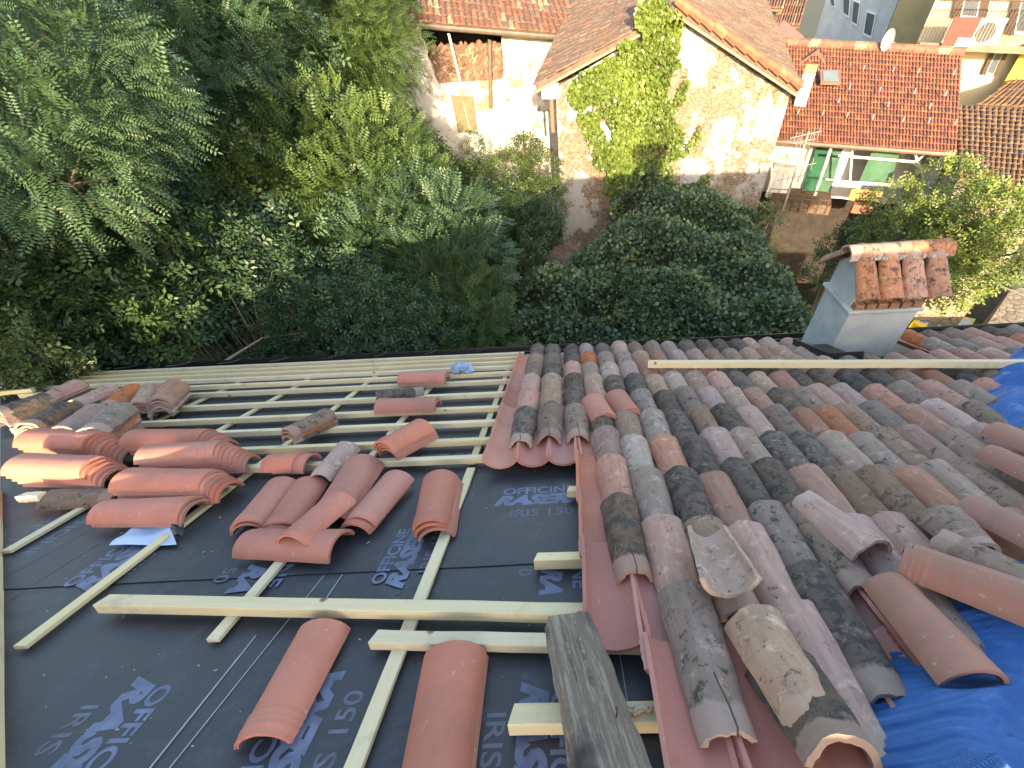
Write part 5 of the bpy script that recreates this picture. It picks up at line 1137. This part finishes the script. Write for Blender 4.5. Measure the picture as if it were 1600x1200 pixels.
# ---------------------------------------------------------------- ivy
LEAF = (np.array([(0, 0, 0), (.55, .35, .12), (0, 1, 0), (-.55, .35, .12)]), [(0, 1, 2, 3)])
def inpoly(x, y, poly):
    c = np.zeros(len(x), bool); n = len(poly)
    for i in range(n):
        x0, y0 = poly[i]; x1, y1 = poly[(i + 1) % n]
        m = ((y0 > y) != (y1 > y)) & (x < (x1 - x0) * (y - y0) / (y1 - y0 + 1e-12) + x0); c ^= m
    return c
def wall_ivy():
    poly = [(1003, 45), (1000, 5), (1012, -5), (1050, -4), (1064, 20), (1066, 50), (1058, 90), (1050, 120), (1046, 150), (1048, 180), (1064, 200), (1070, 225), (1058, 245), (1046, 262), (1060, 285), (1100, 300), (1125, 320), (1160, 360), (1150, 400), (960, 400), (952, 300), (948, 275), (935, 250), (922, 225), (915, 200), (902, 178), (888, 150), (893, 125), (915, 108), (935, 92), (965, 75), (985, 60)]
    q2 = [(1050, 160), (1075, 110), (1078, 130), (1062, 170)]; q3 = [(1060, 245), (1085, 205), (1095, 190), (1094, 215), (1075, 240)]; q4 = [(1085, 290), (1100, 270), (1112, 272), (1108, 292)]
    R_, N2 = rt(AG), nrm(AG)
    def uv(pl): return [(float((onv(*p, AG, DG) @ R_)), float(onv(*p, AG, DG)[2])) for p in pl]
    pl = uv(poly); sm3 = [uv(q2), uv(q3), uv(q4)]; hole = uv([(938, 175), (945, 172), (955, 195), (958, 215), (948, 212), (940, 195)])
    xs = [p[0] for p in pl]; zs = [p[1] for p in pl]; n = 60000
    u = rng.uniform(min(xs) - .3, max(xs) + 1, n); z = rng.uniform(min(zs), max(zs), n); P0 = np.stack([u, np.zeros(n), z], 1)
    du = .07 * nz3(P0, 4.2, 4); dz_ = .07 * nz3(P0, 4.2, 9)
    k = inpoly(u + du, z + dz_, pl) & ~inpoly(u + du * .5, z + dz_ * .5, hole)
    for q_ in sm3: k |= inpoly(u + du * .3, z + dz_ * .3, q_) & (rng.random(n) < .5)
    k &= ~((nz3(P0, 5, 21) < -1.75) & (z < max(zs) - 1)); u, z = u[k], z[k]; n = len(u)
    th = .09 + .05 * nz3(np.stack([u, u * 0, z], 1), 2.0, 2); th = np.clip(th, .02, .25) * rng.uniform(.1, 1, n)
    P = R_ * u[:, None] + N2 * (DG - .06 - th)[:, None] + np.array([0, 0, 1.]) * z[:, None]
    top = (z > gtop_arr(u)); P[top] -= N2 * .35; P[top, 2] += 0.0
    D = rng.normal(0, .45, (n, 3)) + np.array([0, 0, -1.]) - N2 * .55
    V, F_, A_ = scatter(LEAF, P, D, rng.uniform(.06, .12, n), .5, np.clip(.5 + .2 * nz3(P, 1.3, 3), 0, 1)); t = thing('wall_ivy', 'bright green ivy climbing the gable wall of the stone house', 'ivy', onv(1010, 330, AG, DG - .1)); fast_obj('leaves', V, F_, A_, LF_IVYY, t, org=absloc(t))
    st = MB()
    for i in range(14):
        b = onv(random.uniform(980, 1060), 330, AG, DG - .05); e = onv(random.uniform(920, 1060), random.uniform(60, 200), AG, DG - .05); st.tube([b, (b + e) / 2 + R_ * random.uniform(-.2, .2), e], [.03, .02, .008], 5)
    obj('stem', st, BARK, t)
def gtop_arr(u): return np.where(u < ua, gl[2] + (ga[2] - gl[2]) * (u - ul) / (ua - ul), ga[2] + (gr[2] - ga[2]) * (u - ua) / (ur - ua))
wall_ivy()
def ivy_mound():
    lobes = [L(1012, 305, 14.8, .42, .75), L(1040, 325, 14.7, .6, .7), L(1015, 330, 14.7, .6, .6), L(1075, 325, 14.5, .6, .6), L(985, 335, 14.5, .6, .6), L(1035, 352, 14.0, 1.0, .85), L(1150, 365, 13.6, .6, .6), L(1005, 385, 13.2, .95, .9), L(1080, 370, 13.2, 1.3, 1.1), L(1130, 400, 12.6, 1.0, .9), L(1020, 420, 12, 1.7, 1.2), L(930, 452, 11.8, 1.05, .9), L(1120, 440, 11.6, 1.3, 1.1), L(870, 475, 10.8, 1.0, .8), L(950, 490, 10.4, 1.4, 1.0), L(1050, 490, 10.3, 1.5, 1.0), L(1150, 480, 10.6, 1.15, .95), L(850, 530, 9.9, .75, .7), L(1000, 550, 9.4, 1.3, .9), L(1110, 550, 9.3, 1.3, .9), L(1190, 520, 9.8, .9, .8), L(910, 550, 9.5, .9, .8)]
    t = thing('ivy_mound', 'great dark mound of ivy smothering a low shed before the gable', 'ivy', gbase(1030, 450, 11.5)); allP = []; allD = []
    core = MB()
    for c, rad in lobes:
        c = np.array(c); rad = np.array(rad); area = 4 * math.pi * (rad[0] ** 2 * .9); n = int(area * 420); d = rng.normal(size=(n, 3)); d[:, 2] = np.abs(d[:, 2]) * 1.0 - .15; d /= np.linalg.norm(d, axis=1, keepdims=True)
        k = 1 + .07 * nz3(c + d, 2.4, 5) ; P = c + d * rad * (k * rng.uniform(.86, 1.05, n))[:, None]
        keep = np.ones(len(P), bool)
        for c2, r2 in lobes:
            if c2 is c: continue
            keep &= (((P - c2) / (np.array(r2) * .85)) ** 2).sum(1) > 1
        P = P[keep]; allP.append(P); allD.append(d[keep] + rng.normal(0, .55, P.shape) + [0, 0, -.3])
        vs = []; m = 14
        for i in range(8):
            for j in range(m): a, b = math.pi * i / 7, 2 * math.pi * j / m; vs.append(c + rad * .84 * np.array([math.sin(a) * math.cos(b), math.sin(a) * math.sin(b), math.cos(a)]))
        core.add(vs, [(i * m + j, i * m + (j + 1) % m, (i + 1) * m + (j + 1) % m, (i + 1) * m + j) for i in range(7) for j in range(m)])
    P = np.vstack(allP); D = np.vstack(allD)
    V, F_, A_ = scatter(LEAF, P, D, rng.uniform(.055, .11, len(P)), .6, np.clip(.45 + .25 * nz3(P, 1.6, 8), 0, 1)); fast_obj('leaves', V, F_, A_, LF_IVY, t, org=absloc(t)); obj('dark_core', core, simple('ivy_inside', (.012, .018, .008), .95, 5, .3, 0), t, org=absloc(t))  # near-black solid core paints the shade deep inside the ivy
ivy_mound()
# the shed under it: tiled edge showing on the right and at the left
sd_ = thing('shed', 'low shed with crumbling tile edge peeping out of the ivy', 'shed', gbase(1100, 450, 11))
A0, A1, B0, B1 = at(1188, 405, 12.6), at(1246, 500, 10.4), at(1130, 380, 12.8), at(1150, 480, 10.6)
tiled(A0 + [0, 0, -.1], A1 + [0, 0, -.1], B0, B1, 12, 4, RT_OLD, sd_, r=.07)
A0, A1, B0, B1 = at(880, 378, 13), at(838, 425, 11.6), at(930, 400, 12.6), at(900, 440, 11.4); tiled(A1, A0, B1, B0, 9, 3, RT_STONE, sd_, r=.06)
obj('wall', MB().prism([wz(at(1180, 410, 12.5), -.4), wz(at(1180, 410, 12.5), 3.0), wz(at(1232, 500, 10.5), 3.0), wz(at(1232, 500, 10.5), -.4)], (-.3, 0, 0)), STONE, sd_)
for o in C.objects:
    if '_loc' in o: del o['_loc']
